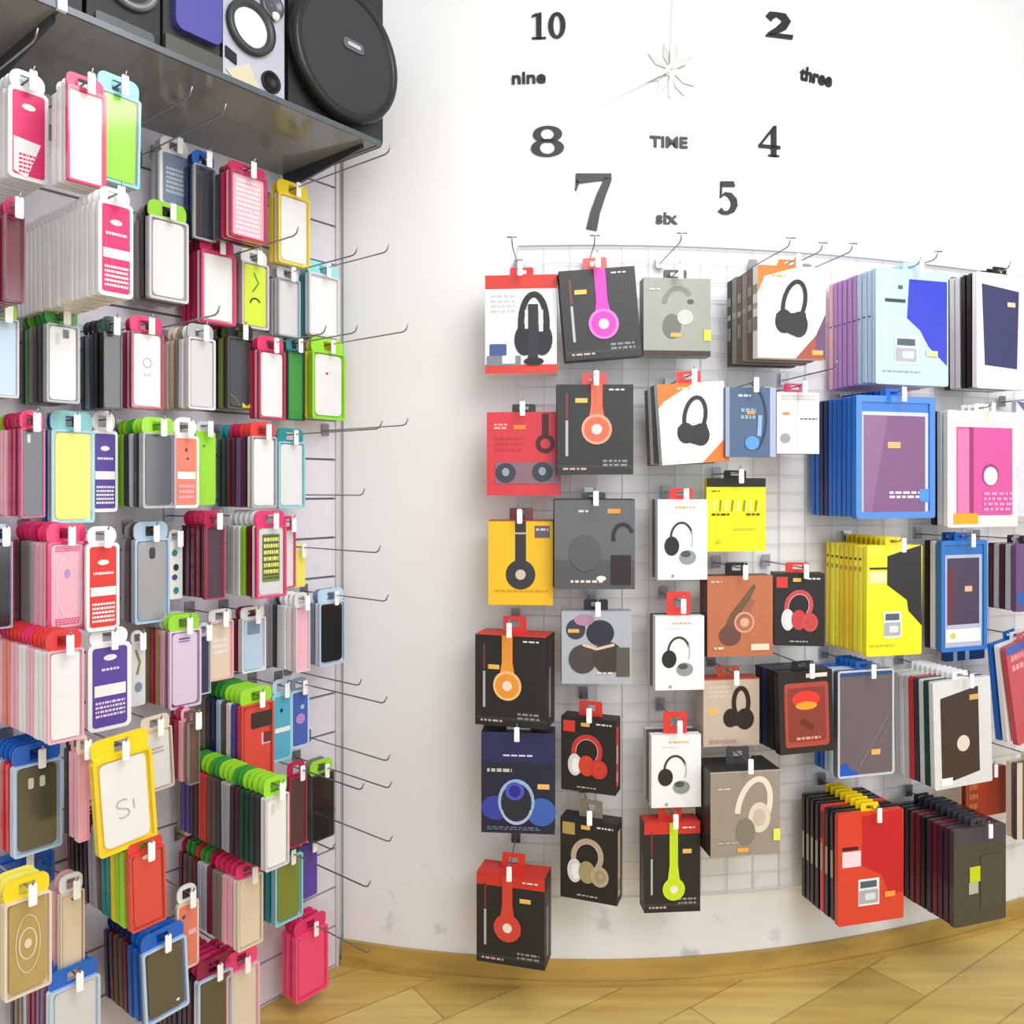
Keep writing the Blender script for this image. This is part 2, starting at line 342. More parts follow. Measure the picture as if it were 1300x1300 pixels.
def speaker(px0, px1, s, H, D, label, cat='speaker'):
    """box whose front stands at stand-off s between two pixel columns; returns root, width"""
    A, B = left_place(px0, s)[0], left_place(px1, s)[0]; c = (A+B)/2; e = empty('loudspeaker', (c.x, c.y, SZ+.0008), phiL)
    tag(e, label, cat); return e, (A-B).length
e, W = speaker(366, 486, .355, .42, .26, 'big black loudspeaker with a round bulging grille at the end of the shelf')
mb = MB(); mb.prism(rrect(-W/2, W/2, 0.0, .46, .03), 0, .27, BLK); mb.build('cabinet', e)
R = .168; cz = .20
mb = MB(); mb.lathe([(R, -.004), (R+.012, -.03), (R+.006, -.048), (R-.012, -.05), (R-.014, -.03)], mat('1d1d1f', .35), -.0, cz, 40); wr = mb.build('woofer_ring', e, True)
mb = MB(); mb.lathe([(0, -.062), (R*.5, -.058), (R-.012, -.045)], mat('343436', .75), 0, cz, 40); mb.build('grille', e, True)
mb = MB(); mb.prism(rrect(-.035, .035, cz+.0, cz+.028, .012), -.066, -.056, mat('6e7478', .3, .5)); mb.prism(rrect(-.022, .022, cz+.009, cz+.019, .004), -.068, -.066, mat('c8ced2', .3, .4)); mb.build('badge', e)
mb = MB(); mb.box(W/2, W/2+.02, .03, .12, .08, .28, BLK); mb.build('side_grip', e)
# silver speaker
e, W = speaker(283, 361, .372, .4, .24, 'silver loudspeaker with a white cone between the blue and the black speakers')
SVM = mat('c6c7d4', .25, .35)
mb = MB(); mb.prism(rrect(-W/2, W/2, 0, .42, .008), 0, .24, SVM, mat('3a3a3c', .5)); mb.build('cabinet', e)
cz = .155; u = W*.05
mb = MB(); mb.lathe([(.066, -.001), (.066, -.014), (.052, -.016), (.046, -.004)], mat('3b3b40', .35), -W*.08, cz, 32); wr = mb.build('woofer_surround', e, True)
mb = MB(); mb.lathe([(.047, -.004), (.03, -.012), (.012, -.006), (.009, -.014), (0, -.018)], mat('f4f3ee', .35), -W*.08, cz, 32); mb.build('woofer_cone', wr, True)
mb = MB(); mb.lathe([(.0, -.001), (.021, -.0015), (.021, -.005), (.027, -.006), (.027, 0)], mat('0e0e0f', .5), W*.26, .045, 24); mb.build('bass_port', e, True)
mb = MB(); mb.lathe([(.032, -.001), (.032, -.010), (.024, -.012), (.02, -.004), (0, -.010)], mat('5a5a62', .3, .3), W*.27, .235, 24); tw = mb.build('tweeter', e, True)
for dx, dz in ((.2, .262), (.31, .21)):
    mb = MB(); mb.lathe([(0, -.02), (.008, -.017), (.011, -.01)], mat('f2f2f2', .2), W*dx, dz, 16); mb.build('tweeter_dome', tw, True)
mb = MB(); mb.prism([(-W*.46, .03), (-W*.1, .066), (W*.02, .03), (W*.1, .008), (-W*.3, .008)], -.003, 0, mat('cfc8a8', .4, .2)); mb.prism([(-W*.47, .06), (-W*.3, .05), (-W*.3, .075), (-W*.47, .085)], -.0045, 0, RUB); mb.build('lower_trim', e)
# blue speaker
e, W = speaker(207, 279, .366, .4, .2, 'loudspeaker with a violet blue front panel and a black frame')
mb = MB(); mb.prism(rrect(-W/2, W/2, 0, .40, .006), 0, .2, BLK); mb.build('cabinet', e)
mb = MB(); mb.prism(rrect(-W*.36, W*.46, .07, .385, .02), -.02, 0, mat('4c4a9c', .45)); mb.build('front_panel', e)
mb = MB(); mb.box(-W*.5, W*.5, -.012, 0, .004, .05, mat('4e5048', .4)); mb.build('plinth', e)
# round-driver black speaker
e, W = speaker(110, 203, .362, .3, .2, 'black loudspeaker with a grey ringed driver left of the blue speaker')
mb = MB(); mb.prism(rrect(-W/2, W/2, 0, .32, .01), 0, .2, mat('1b1b1d', .45)); mb.build('cabinet', e)
mb = MB(); mb.lathe([(.062, -.001), (.062, -.012), (.05, -.014), (.044, -.004)], mat('7d7f80', .3, .4), .012, .135, 32); wr = mb.build('woofer_ring', e, True)
mb = MB(); mb.lathe([(.045, -.002), (.02, -.001), (.018, -.012), (0, -.016)], CONE, .012, .135, 32); mb.build('woofer_cone', wr, True)
mb = MB(); mb.prism(rrect(-W*.4, W*.4, .012, .04, .008), -.006, 0, mat('55585a', .4, .3)); mb.build('control_strip', e)
e, W = speaker(-90, 104, .36, .3, .2, 'wide black loudspeaker with a large driver at the left end of the shelf')
mb = MB(); mb.prism(rrect(-W/2, W/2, 0, .32, .01), 0, .2, mat('222325', .45)); mb.build('cabinet', e)
mb = MB(); mb.lathe([(.1, -.001), (.1, -.012), (.088, -.014), (.08, -.004)], mat('6a6d6e', .3, .4), .02, .16, 32); wr = mb.build('woofer_ring', e, True)
mb = MB(); mb.lathe([(.08, -.002), (.03, -.001), (.028, -.012), (0, -.018)], CONE, .02, .16, 32); mb.build('woofer_cone', wr, True)
# ------------------------------------------------------------------ hooks
def hook(P0, phi, z, tip, label, group, tagged=True, tagpos=None, side=None, bar=False, plate=True, rise=.0):
    """steel hook leaving the wall at plan point P0, heading local -y, tip = its length"""
    h = empty('display_hook', (P0.x, P0.y, z), phi); tag(h, label, 'hook', group)
    mb = MB(); r = .0021
    pts = [(0, -.0008, 0), (0, -tip*.5, rise*.5), (0, -tip+.018, rise), (0, -tip+.006, rise+.004), (0, -tip-.004, rise+.020)]
    mb.tube(pts, r, STEEL, 7); 
    if bar: mb.tube([(-.014, -tip-.004, rise+.021), (.014, -tip-.004, rise+.021)], r, STEEL, 7)
    mb.build('rod', h, True)
    if plate:
        mb = MB(); mb.prism(rrect(-.014, .014, -.016, .022, .003), -.0055, -.0008, STEEL); mb.build('back_plate', h)
    if tagged:
        tp = tagpos or tip; mb = MB(); mb.prism(rrect(-.0075, .0075, -.030, .012, .003), -tp-.0085, -tp-.0055, TAGM); mb.build('price_tag_holder', h)
    return h
# ------------------------------------------------------------------ packs
def header_shape(w, hh, zt, style):
    """outer contour (32 points) and slot contour of a hang header w wide, hh tall, top at zt"""
    n = 8
    if style == 'lobes':
        o = rrect(-w*.485, w*.485, zt-hh, zt, hh*.36, 7)
    elif style == 'tab':
        o = rrect(-w*.24, w*.24, zt-hh, zt, hh*.3, 7)
    else:
        o = rrect(-w*.44, w*.44, zt-hh, zt, hh*.45, 7)
    sw = min(.014, w*.2); i = rrect(-sw, sw, zt-hh*.74, zt-hh*.24, .002, 7)
    return o, i
def body_ops_phone(c, cam=True):
    return []
def phone_case(mb, cx, w, z0, z1, y, c, cam='two', ops=()):
    """raised phone cover with a camera cut-out"""
    m = mat(c, .35, coat=.3); x0, x1 = cx-w/2, cx+w/2
    mb.prism(rrect(x0, x1, z0, z1, w*.14, 5), y-.006, y, m)
    k = mat('222226', .3); main, mb = mb, MB()
    if cam == 'two': mb.prism(rrect(cx-w*.10, cx+w*.12, z1-w*.62, z1-w*.2, w*.1, 4), y-.0066, y-.006, k)
    if cam == 'bar': mb.prism(rrect(cx-w*.3, cx-w*.12, z1-w*.75, z1-w*.25, w*.08, 4), y-.0066, y-.006, mat('d8d6cc', .3))
    if cam == 'dot': mb.prism(arcpts(cx+w*.05, z1-w*.3, w*.1, w*.1, 0, 360, 14)[:-1], y-.0066, y-.006, k)
    if cam == 'pair':
        for d in (-.25, .05): mb.prism(rrect(cx+w*d, cx+w*(d+.14), z1-w*.6, z1-w*.3, w*.04, 3), y-.0066, y-.006, mat('ded9c4', .3))
    return mb
INNER = {}
def inner_mesh(w, h, hh, hdr, body, key):
    k = (key, hdr, body)
    if k in INNER: return INNER[k]
    mb = MB(); o, i = header_shape(w, hh+.004, 0, 'round'); mb.annulus(o, i, -.002, .001, mat(hdr, .35, coat=.3))
    mb.prism(rrect(-w/2, w/2, -h, -hh, w*.06, 3), -.0075, .0075, mat(body, .3, coat=.2), mat(body, .35, coat=.25))
    INNER[k] = mb.mesh('phone_case_pack'); return INNER[k]
NPACK = [0]
def front_pack(e, w, h, hh, style, hdr, frame, panel, case, ops, cam):
    """card or boxed pack hanging with its top edge at local z = 0 and its back at y = 0"""
    bh = h-hh
    if style == 'card':
        mb = MB(); o, i = header_shape(w, hh+.006, 0, 'round'); mb.annulus(o, i, -.004, .0, mat(hdr, .35, coat=.3)); mb.build('hang_header', e)
        mb = MB(); mb.prism(rrect(-w/2, w/2, -h, -hh, w*.14, 5), -.010, 0, mat(frame, .4, coat=.2)); 
        if panel: mb.prism(rrect(-w*.40, w*.40, -h+bh*.045, -hh-bh*.04, w*.08, 5), -.0108, -.010, mat(panel, .4))
        art(mb, ops, w, bh, -hh, -.0110); mb.build('printed_card', e)
        return
    mb = MB(); o, i = header_shape(w, hh+.006, 0, 'lobes'); mb.annulus(o, i, -.005, .0, mat(hdr, .35, coat=.4)); mb.build('hang_header', e)
    mb = MB(); mb.prism(rrect(-w/2, w/2, -h, -hh, w*.07, 4), -.004, .006, mat(panel or 'WG', .4)); art(mb, [] if case else ops, w, bh, -hh, -.0042); mb.build('backing_card', e)
    mb = MB(); mb.annulus(rrect(-w/2, w/2, -h, -hh, w*.07, 6), rrect(-w*.445, w*.445, -h+w*.06, -hh-w*.05, w*.04, 6), -.014, -.0035, mat(frame, .3, coat=.5)); mb.build('frame', e)
    if case:
        mb = MB(); m2 = phone_case(mb, 0, w*.78, -h+w*.10, -hh-w*.08, -.004, case, cam)
        art(mb, ops, w, bh, -hh, -.0108); pc = mb.build('phone_cover', e)
        if m2.v: m2.build('camera_opening', pc)
    mb = MB(); mb.prism(rrect(-w*.485, w*.485, -h+.002, -hh-.002, w*.06, 4), -.0155, -.0142, PLASTIC); mb.build('clear_window', e)
CNAME = dict(W='white', P='pink', CR='crimson', DP='dark crimson', LM='lime green', G='green', DGN='dark green', Y='yellow', B='blue', CY='cyan', T='teal', K='black', DG='dark grey',
             N='navy', PU='purple', S='salmon', R='red', BR='brown', BE='beige', GR='grey', LG='lilac', OL='olive', LB='light blue', LK='pale pink', TA='taupe', OR='orange', SV='silver',
             MV='mauve', GD='gold', WG='pale grey', BG='blue grey', DR='dark red', LY='pale yellow', DO='dark olive', DK='plum', LP='light purple', YB='bright yellow', HP='hot pink')
HL = []
SH_ = lambda r: r.replace(' hanging', '').replace(' as the', ',').replace(' in the', ' in')
def L(x0, y0, x1, y1, bx, style, cols, inner, ref, ops=(), cam='two', tip=None, yaw=0, roll=0, s=None, pitch=.024, tagged=True, hf=.17):
    hdr, frame, panel, case = cols
    thick = .016; gap = pitch
    n = 0; sf = s or .13
    if bx is not None:
        sf = s or .25
        for _ in range(30):    # stand-off of the front such that the hindmost pack stands just off the wall
            tl = left_place(x0, sf)[0]; sb = s_for(bx, tl, LN, sf)
            if s: break
            if abs(sb-.045) < .002: break
            sf += (.045-sb)*.7; sf = max(.09, min(.60, sf))
        sb = max(sb, .03); n = max(1, int((sf-.024-sb)/gap+.6)) if inner else 0
    P, N, t = left_place((x0+x1)/2, sf); A, B = hit(x0, P, N), hit(x1, P, N); P = (A+B)/2; w = (B-A).length
    kk = F/P.y; h = (y1-y0)/kk; hh = h*hf; z = zat(y0, P.y); phi = math.atan2(LN.x, -LN.y)
    e = empty('phone_case_pack', (P.x, P.y, z), phi+yaw, roll); NPACK[0] += 1
    tag(e, lab(ref+', frontmost on its hook', ref) if n else ref, 'phone case')
    front_pack(e, w, h, hh, style, hdr, frame, panel, case, ops, cam)
    cnt = {}
    seq = [inner[min(len(inner)-1, int(i*len(inner)/n))] if len(inner) > 1 else inner[0] for i in range(n)]
    rr = random.Random(int(x0*31+y0))
    for i in range(n):
        it = seq[i]; hc, bc = it if isinstance(it, tuple) else (it, it)
        Q = P-N*(gap*(i+1)+.002); me = inner_mesh(w, h*.985, hh, hc, bc, (ref,))
        o = bpy.data.objects.new('phone_case_pack', me); COL.objects.link(o); NPACK[0] += 1
        o.location = (Q.x, Q.y, z-rr.uniform(0, .002)); o.rotation_euler = (rr.uniform(-.008, .008), roll*.6+rr.uniform(-.008, .008), phi+rr.uniform(-.02, .02))
        nm = CNAME.get(bc, 'grey'); nm = nm.replace(' ', '-'); tag(o, lab('%s-edged pack hung behind the %s' % (nm, ref), '%s-edged pack behind the %s' % (nm, ref), '%s-edged pack behind %s' % (nm, ref)), 'phone case', '%s-edged packs behind the %s' % (nm, ref))
    base = P-N*sf; s_tip = sf+.035
    if tip: s_tip = max(s_tip, s_for(tip, P, N, sf))
    hook(base, phi, z-hh*.46, s_tip, lab('steel hook holding the '+ref, 'hook holding the '+ref, 'hook holding the '+SH_(ref)), 'hooks of the slatted panel', tagged, tagpos=sf+.026)
def E(tipx, tipy, s, ref, tagged=False):
    P, N, t = left_place(tipx, s); base = P-N*s
    hook(base, math.atan2(N.x, -N.y), zat(tipy, P.y)-.02, s, ref, 'bare hooks of the slatted panel', tagged)
LOGO = [('e', .5, .22, .17, .03, 'W'), ('r', .12, .50, .88, .60, 'W'), ('l', .2, .33, .8, .38, 1, 'W'), ('l', .16, .68, .84, .92, 5, 'W')]
LOGO2 = [('e', .5, .16, .15, .035, 'W'), ('r', .14, .47, .86, .60, 'W'), ('l', .3, .28, .7, .33, 1, 'LG'), ('l', .16, .66, .84, .86, 4, 'LG')]
# x0 y0 x1 y1 back-x style (header, frame, panel, cover) inner packs
L(8, 92, 59, 231, -45, 'card', ('W', 'W', 'P', None), ['W'], 'pink card with a white lower half under the shelf', [('e', .5, .2, .17, .035, 'W'), ('p', [(.12, .55), (.8, .58), (.45, .98), (.12, .92)], 'W'), ('l', .25, .72, .85, .95, 5, 'P')])
L(82, 98, 131, 236, 64, 'pack', ('P', 'P', 'W', None), ['W'], 'crimson-framed clear pack beside the lime cover in the top row', hf=.13, s=.40)
L(122, 98, 176, 236, 108, 'pack', ('CY', 'CY', 'LK', 'LM'), ['CY'], 'lime cover in a cyan pack in the top row', cam=None, roll=.02, s=.37)
L(200, 176, 240, 264, 188, 'card', ('W', 'W', 'BG', None), ['GR'], 'blue grey speckled cover on a white card under the shelf', [('l', .2, .3, .8, .8, 6, 'SV')], hf=.22)
L(243, 193, 271, 306, 236, 'pack', ('B', 'GR', 'DG', None), ['N'], 'dark pack with a blue header under the shelf', s=.15)
L(289, 210, 336, 306, 270, 'pack', ('CR', 'CR', 'LK', None), ['CR', 'DG', 'CR'], 'pink mottled pack with a crimson header', [('l', .2, .1, .85, .95, 12, 'W')], hf=.12, s=.24)
L(350, 232, 390, 338, 337, 'pack', ('Y', 'Y', 'W', 'W'), ['Y'], 'yellow-framed pack with a white cover near the panel edge', cam=None, tip=495, s=.13)
L(122, 240, 166, 378, 22, 'card', ('W', 'W', 'P', None), ['W'], 'pink label card at the end of the long white stack', LOGO, pitch=.0225, hf=.13)
L(4, 252, 28, 384, -30, 'pack', ('CR', 'DP', 'DR', None), ['DP'], 'crimson pack left of the long white stack', s=.33)
L(186, 258, 236, 383, 164, 'pack', ('LM', 'WG', 'GR', 'W'), ['K', 'TA', 'GR'], 'white cover with a lime header right of the long white stack', cam=None)
L(252, 303, 296, 412, 231, 'pack', ('P', 'P', 'W', 'W'), ['CR'], 'white cover in a pink pack with a domed header', cam=None)
L(304, 318, 338, 418, 297, 'pack', ('W', 'WG', 'LK', 'FY'), ['GR'], 'fluorescent yellow cover in a clear pack', [('s', [(.45, .15), (.62, .3), (.4, .45)], .05, 'G'), ('a', .5, .62, .18, .08, 20, 180, .05, 'K')], cam=None)
L(350, 340, 378, 428, 338, 'pack', ('SV', 'GR', 'WG', None), ['GR'], 'plain grey pack beside the fluorescent yellow cover', s=.11, tip=453)
L(389, 334, 428, 428, 376, 'pack', ('CY', 'WG', 'W', None), [('CY', 'T')], 'clear pinkish pack with a small cyan header at the panel edge', s=.09, tip=493)
L(-14, 385, 21, 505, -40, 'pack', ('LM', 'WG', 'W', 'LB'), ['GR'], 'pale blue cover with a lime header at the frame edge, third row', cam=None)
L(56, 385, 98, 512, 26, 'pack', ('G', 'GR', 'GR', 'W'), [('G', 'DG'), ('G', 'TA'), ('LM', 'G'), ('G', 'DG')], 'white cover with a black camera and green header', cam='bar', hf=.22, ops=[('r', .5, .06, .68, .17, 'DG')])
L(128, 402, 152, 520, 97, 'pack', ('DGN', 'K', 'K', 'DG'), [('DGN', 'K'), ('K', 'DG'), ('K', 'BG'), ('DGN', 'DGN')], 'black glossy pack in the dark stack of the third row', cam=None)
L(163, 402, 205, 520, 152, 'pack', ('P', 'CR', 'W', 'W'), ['CR', 'DP'], 'white cover with a ring print and crimson header', [('o',)][:0]+[('a', .5, .40, .12, .06, 0, 360, .04, 'GR'), ('a', .5, .53, .1, .035, 180, 380, .03, 'GR')], cam=None, s=.14)
L(236, 412, 270, 520, 206, 'pack', ('GR', 'W', 'WG', 'WG'), ['W', 'TA', 'BE', 'BE'], 'silvery cover ending the beige stack of the third row', cam=None)
L(286, 411, 320, 520, 270, 'pack', ('K', 'DO', 'K', 'DG'), ['OL', 'K'], 'black camouflage cover with a yellow corner', [('p', [(.55, 1), (.55, .9), (.72, .95), (.98, .86), (.98, 1)], 'Y'), ('s', [(.1, .8), (.3, .85), (.45, .95)], .03, 'OL')], cam=None)
L(325, 428, 359, 533, 318, 'pack', ('P', 'CR', 'LK', 'W'), ['CR'], 'white cover in a crimson pack below the fluorescent yellow one', cam=None, s=.15, tip=413)
L(362, 428, 384, 534, 357, 'pack', ('T', 'DGN', 'G', None), ['DGN'], 'narrow green pack beside the lime-framed pack', s=.10, tip=453)
L(393, 430, 435, 533, 386, 'pack', ('LM', 'LM', 'LM', 'W'), ['Y'], 'white cover in a lime frame at the panel edge', [('e', .45, .32, .04, .02, 'R')], cam=None, s=.10, tip=517)
L(24, 521, 54, 657, -6, 'pack', ('P', 'P', 'MV', 'DG'), [('CR', 'CR'), ('CR', 'LK'), ('LM', 'P')], 'black cover in a pink pack left of the yellow cover', cam='bar')
L(62, 522, 117, 664, 50, 'pack', ('CY', 'CY', 'W', 'YB'), ['B'], 'bright yellow cover in a cyan pack', cam=None)
L(114, 521, 147, 650, None, 'card', ('W', 'W', 'PU', None), [], 'purple card right of the bright yellow cover', LOGO, hf=.2, s=.10)
L(178, 530, 220, 645, 143, 'pack', ('LM', 'GR', 'GR', 'DG'), [('LM', 'DG'), ('LM', 'SV'), ('G', 'DG'), ('LM', 'LM'), ('LM', 'LM')], 'dark grey cover with a lime header, fourth row', cam=None)
L(217, 530, 250, 645, None, 'card', ('W', 'W', 'S', None), [], 'salmon card beside the dark grey cover', [('e', .5, .2, .06, .03, 'BR'), ('e', .55, .32, .05, .02, 'BR'), ('r', .15, .5, .85, .6, 'W'), ('l', .2, .68, .8, .9, 3, 'LK')], hf=.2, s=.17)
L(246, 535, 271, 641, None, 'card', ('WG', 'LM', None, None), [], 'plain lime card beside the salmon card', [('e', .4, .2, .06, .02, 'G')], hf=.12, s=.14)
L(316, 536, 348, 645, 272, 'pack', ('R', 'GR', 'W', 'W'), [('R', 'DK'), ('R', 'MV'), ('CR', 'DK'), ('CR', 'DR'), ('T', 'DGN'), ('T', 'DGN')], 'white cover with a red header, fourth row', cam=None)
L(350, 544, 384, 645, None, 'pack', ('T', 'CY', 'W', 'W'), [], 'white cover in a cyan pack at the end of the fourth row', cam=None, s=.11, tip=484)
L(-12, 665, 13, 797, -30, 'pack', ('LB', 'LB', 'W', 'K'), ['N'], 'black cover in a pale blue frame at the frame edge, fifth row', cam=None)
L(57, 664, 108, 800, 15, 'pack', ('P', 'P', 'LK', 'LK'), [('P', 'LK'), ('CR', 'GR'), ('P', 'TA'), ('P', 'DK'), ('P', 'P')], 'pink ornate cover left of the red card', [('a', .5, .5, .26, .34, 0, 360, .03, 'LG'), ('e', .5, .36, .07, .05, 'LP'), ('l', .2, .86, .8, .94, 3, 'P'), ('l', .2, .05, .8, .12, 3, 'P')], cam=None)
L(107, 668, 149, 800, None, 'card', ('W', 'W', 'R', None), [], 'red card right of the pink ornate cover', LOGO, hf=.16, s=.25)
L(168, 662, 212, 790, 150, 'pack', ('LB', 'LB', 'LB', 'a9a9ac'), ['BR', 'GR'], 'grey phone cover in a pale blue frame', cam='two')
L(212, 672, 229, 760, None, 'card', ('WG', 'W', None, None), [], 'narrow white card with teal dots behind the pale blue frame', [('e', .4, .2, .2, .06, 'T'), ('e', .5, .45, .2, .06, 'DGN'), ('e', .4, .62, .2, .05, 'PU'), ('e', .5, .85, .2, .06, 'T')], s=.12)
L(258, 648, 282, 760, 226, 'pack', ('CR', 'CR', 'DK', None), [('CR', 'DR'), ('CR', 'DK')], 'dark crimson pack, fifth row', s=.22)
L(322, 648, 360, 758, 283, 'pack', ('P', 'P', 'W', 'WG'), [('WG', 'DR'), ('WG', 'LM'), ('WG', 'W'), ('WG', 'WG'), ('WG', 'GR')], 'camouflage patterned cover in a pink pack', [('rr', .2, .12, .78, .78, .04, 'OL'), ('l', .22, .14, .76, .76, 14, 'DGN'), ('l', .25, .17, .74, .7, 6, 'LY')], cam=None, s=.25)
L(357, 655, 372, 745, None, 'pack', ('P', 'P', 'W', None), [], 'narrow pink and white pack behind the camouflage cover', s=.1)
L(370, 690, 385, 745, None, 'card', ('LY', 'LY', None, None), [], 'small pale yellow card at the end of the fifth row', s=.06, tip=482)
L(57, 800, 103, 940, -6, 'pack', ('R', 'LK', 'W', 'W'), [('R', 'W'), ('R', 'LK'), ('P', 'W'), ('R', 'LK'), ('R', 'S'), ('P', 'LK')], 'white cover ending the red-topped stack', cam=None, pitch=.021)
L(109, 797, 164, 925, None, 'card', ('W', 'W', 'PU', None), [], 'purple card right of the red-topped stack', LOGO2, hf=.15, s=.24)
L(164, 800, 182, 895, None, 'card', ('WG', 'WG', None, None), [], 'pale card with leaf print behind the purple card', [('s', [(.3, .1), (.6, .3), (.4, .5)], .15, 'OL'), ('e', .5, .7, .25, .08, 'BG')], s=.16)
L(212, 779, 252, 897, 180, 'pack', ('LM', 'LG', 'MV', 'LG'), [('LM', 'LK'), ('WG', 'GD'), ('WG', 'CR'), ('WG', 'OL'), ('G', 'DGN')], 'lilac cover with a lime header', cam=None, ops=[('r', .3, .1, .65, .12, 'PU'), ('r', .3, .14, .65, .15, 'PU')])
L(250, 790, 264, 880, None, 'pack', ('WG', 'WG', 'N', None), [], 'navy pack tucked behind the lilac cover', s=.16)
L(263, 773, 293, 862, None, 'pack', ('WG', 'LK', 'BE', None), [], 'beige pack right of the lilac cover', [('l', .2, .3, .8, .6, 3, 'W')], s=.15)
L(304, 770, 334, 852, 291, 'pack', ('W', 'W', 'W', 'LB'), ['DP'], 'pale blue cover with a white header, sixth row', [('r', .24, .06, .76, .3, 'BG')], cam=None, s=.14)
L(372, 752, 390, 852, 333, 'pack', ('WG', 'WG', 'LK', None), ['W', 'WG', 'DG', 'GR', 'LG'], 'pale pack ending the grey stack, sixth row', s=.22, pitch=.021)
L(402, 747, 435, 843, 388, 'pack', ('LB', 'LB', 'W', 'K'), ['BG', 'DK'], 'black cover in a pale blue frame at the panel edge', cam=None, s=.13, tip=492)
L(14, 943, 76, 1080, -14, 'pack', ('B', 'LB', 'LB', 'DO'), [('B', 'R'), ('B', 'LB')], 'dark olive cover with two camera holes and a blue header', cam='pair')
L(96, 932, 110, 1066, 76, 'pack', ('BE', 'LK', 'LK', None), ['LK', 'DG', 'WG'], 'pale pink pack left of the big yellow pack', s=.3)
L(112, 932, 187, 1078, 103, 'pack', ('Y', 'Y', 'Y', 'W'), [], 'big yellow pack with a white cover', [('a', .45, .52, .1, .045, 40, 270, .022, 'GR'), ('a', .45, .62, .1, .045, -140, 90, .022, 'GR'), ('s', [(.63, .5), (.64, .6)], .02, 'GR')], cam=None, roll=-.07, s=.34)
L(176, 908, 214, 1003, None, 'pack', ('BE', 'BE', 'WG', 'W'), [], 'clear beige pack with faint lettering behind the yellow pack', [('l', .3, .3, .7, .42, 2, 'GR')], cam=None, roll=-.05, s=.2)
L(236, 900, 250, 994, 210, 'pack', ('BR', 'TA', 'BR', None), ['LK', 'CR', 'DP'], 'brown pack left of the red cover', s=.25)
L(303, 872, 344, 988, 252, 'pack', ('LM', 'R', 'R', 'R'), [('LM', 'PU'), ('LM', 'W'), ('LM', 'BR'), ('G', 'LB'), ('G', 'N'), ('G', 'DG'), ('G', 'TA')], 'red cover with a black camera block and lime header', [('rr', .3, .12, .95, .33, .06, 'K'), ('r', .62, .4, .9, .56, 'LK'), ('r', .68, .4, .92, .54, 'DR')], cam=None)
L(343, 862, 368, 965, None, 'card', ('LB', 'CY', '58aecb', None), [], 'cyan card with a white band right of the red cover', [('e', .45, .25, .08, .03, 'N'), ('r', .12, .5, .88, .57, 'W')], s=.14)
L(367, 860, 390, 948, None, 'card', ('BG', 'LB', '4a63b4', None), [], 'blue violet card near the panel edge', [('e', .5, .5, .25, .09, 'LP'), ('e', .6, .3, .1, .04, 'CY')], s=.10, tip=490)
L(333, 985, 363, 1100, 224, 'pack', ('LM', 'WG', 'W', 'W'), [('LM', 'DG'), ('LM', 'DGN'), ('G', 'DK'), ('LM', 'GR'), ('LM', 'DG'), ('G', 'BR'), ('LM', 'R'), ('G', 'DK'), ('DGN', 'PU'), ('G', 'TA')], 'white cover with a black camera ending the long green-topped stack', cam='bar', pitch=.021, hf=.2)
L(364, 966, 386, 1072, None, 'pack', ('CR', 'CR', 'DR', 'DK'), [], 'dark red pack left of the black cover, eighth row', cam=None, s=.2, tip=461)
L(392, 964, 421, 1064, 380, 'pack', ('LM', 'DG', 'DG', 'K'), ['TA'], 'black cover with a lime header near the panel edge', cam=None, s=.12, tip=496)
L(160, 1065, 205, 1175, 82, 'pack', ('R', 'R', 'R', 'R'), ['LM', 'Y', ('K', 'T'), 'BR', 'GR', 'DK', 'K', 'K', 'DR'], 'red cover with a small round hole ending the dark stack', [('e', .45, .09, .08, .03, 'BE')], cam=None, roll=-.03, hf=.11, pitch=.022)
L(298, 1093, 330, 1200, 222, 'pack', ('P', 'BE', 'W', 'BE'), [('P', 'LK'), ('P', 'TA'), ('CR', 'DP'), ('G', 'SV'), ('R', 'DR'), ('G', 'BR'), ('CR', 'DR')], 'beige cover ending the crimson-topped stack', cam=None, pitch=.023)
L(346, 1075, 381, 1168, 330, 'pack', ('DGN', 'CY', 'CY', 'OL'), ['T'], 'olive cover in a cyan pack', cam=None, s=.14, hf=.12, tip=469)
L(382, 1062, 400, 1137, None, 'card', ('PU', 'PU', None, None), [], 'purple card right of the olive cover', s=.07, hf=.1, tip=424)
L(2, 1112, 62, 1258, -18, 'pack', ('Y', 'BE', 'BE', 'GD'), ['LY'], 'gold ornate cover with a yellow header', [('a', .5, .48, .18, .16, 0, 360, .03, 'BE'), ('e', .5, .48, .08, .05, 'BE'), ('a', .5, .48, .26, .3, 0, 360, .02, 'BE')], cam=None, s=.40)
L(74, 1108, 104, 1240, 60, 'pack', ('W', 'BE', 'BE', 'BE'), ['LK'], 'beige cover right of the gold ornate one', cam='dot', s=.22)
L(-6, 1078, 66, 1128, None, 'pack', ('B', 'B', 'B', None), [], 'blue pack behind the gold ornate cover', s=.07)
L(222, 1122, 250, 1228, None, 'card', ('W', 'BE', 'S', None), [], 'salmon card right of the red cover, ninth row', [('e', .3, .2, .08, .03, 'BR'), ('r', .5, .42, .85, .5, 'LK')], hf=.2, s=.22)
L(176, 1178, 232, 1290, 126, 'pack', ('B', 'LB', '5a78b4', 'DO'), [('B', 'B'), ('N', 'DR'), ('N', 'BR'), ('N', 'DR'), ('N', 'N')], 'dark olive cover in a blue pack, ninth row', [('e', .75, .85, .04, .02, 'W')], cam=None, roll=-.05)
L(60, 1224, 124, 1350, -10, 'pack', ('B', 'LB', 'W', 'WG'), [('B', 'MV'), ('B', 'DP'), ('N', 'LB'), ('N', 'TA'), ('N', 'DG')], 'white cover with a blue header at the bottom edge', cam=None, s=.24)
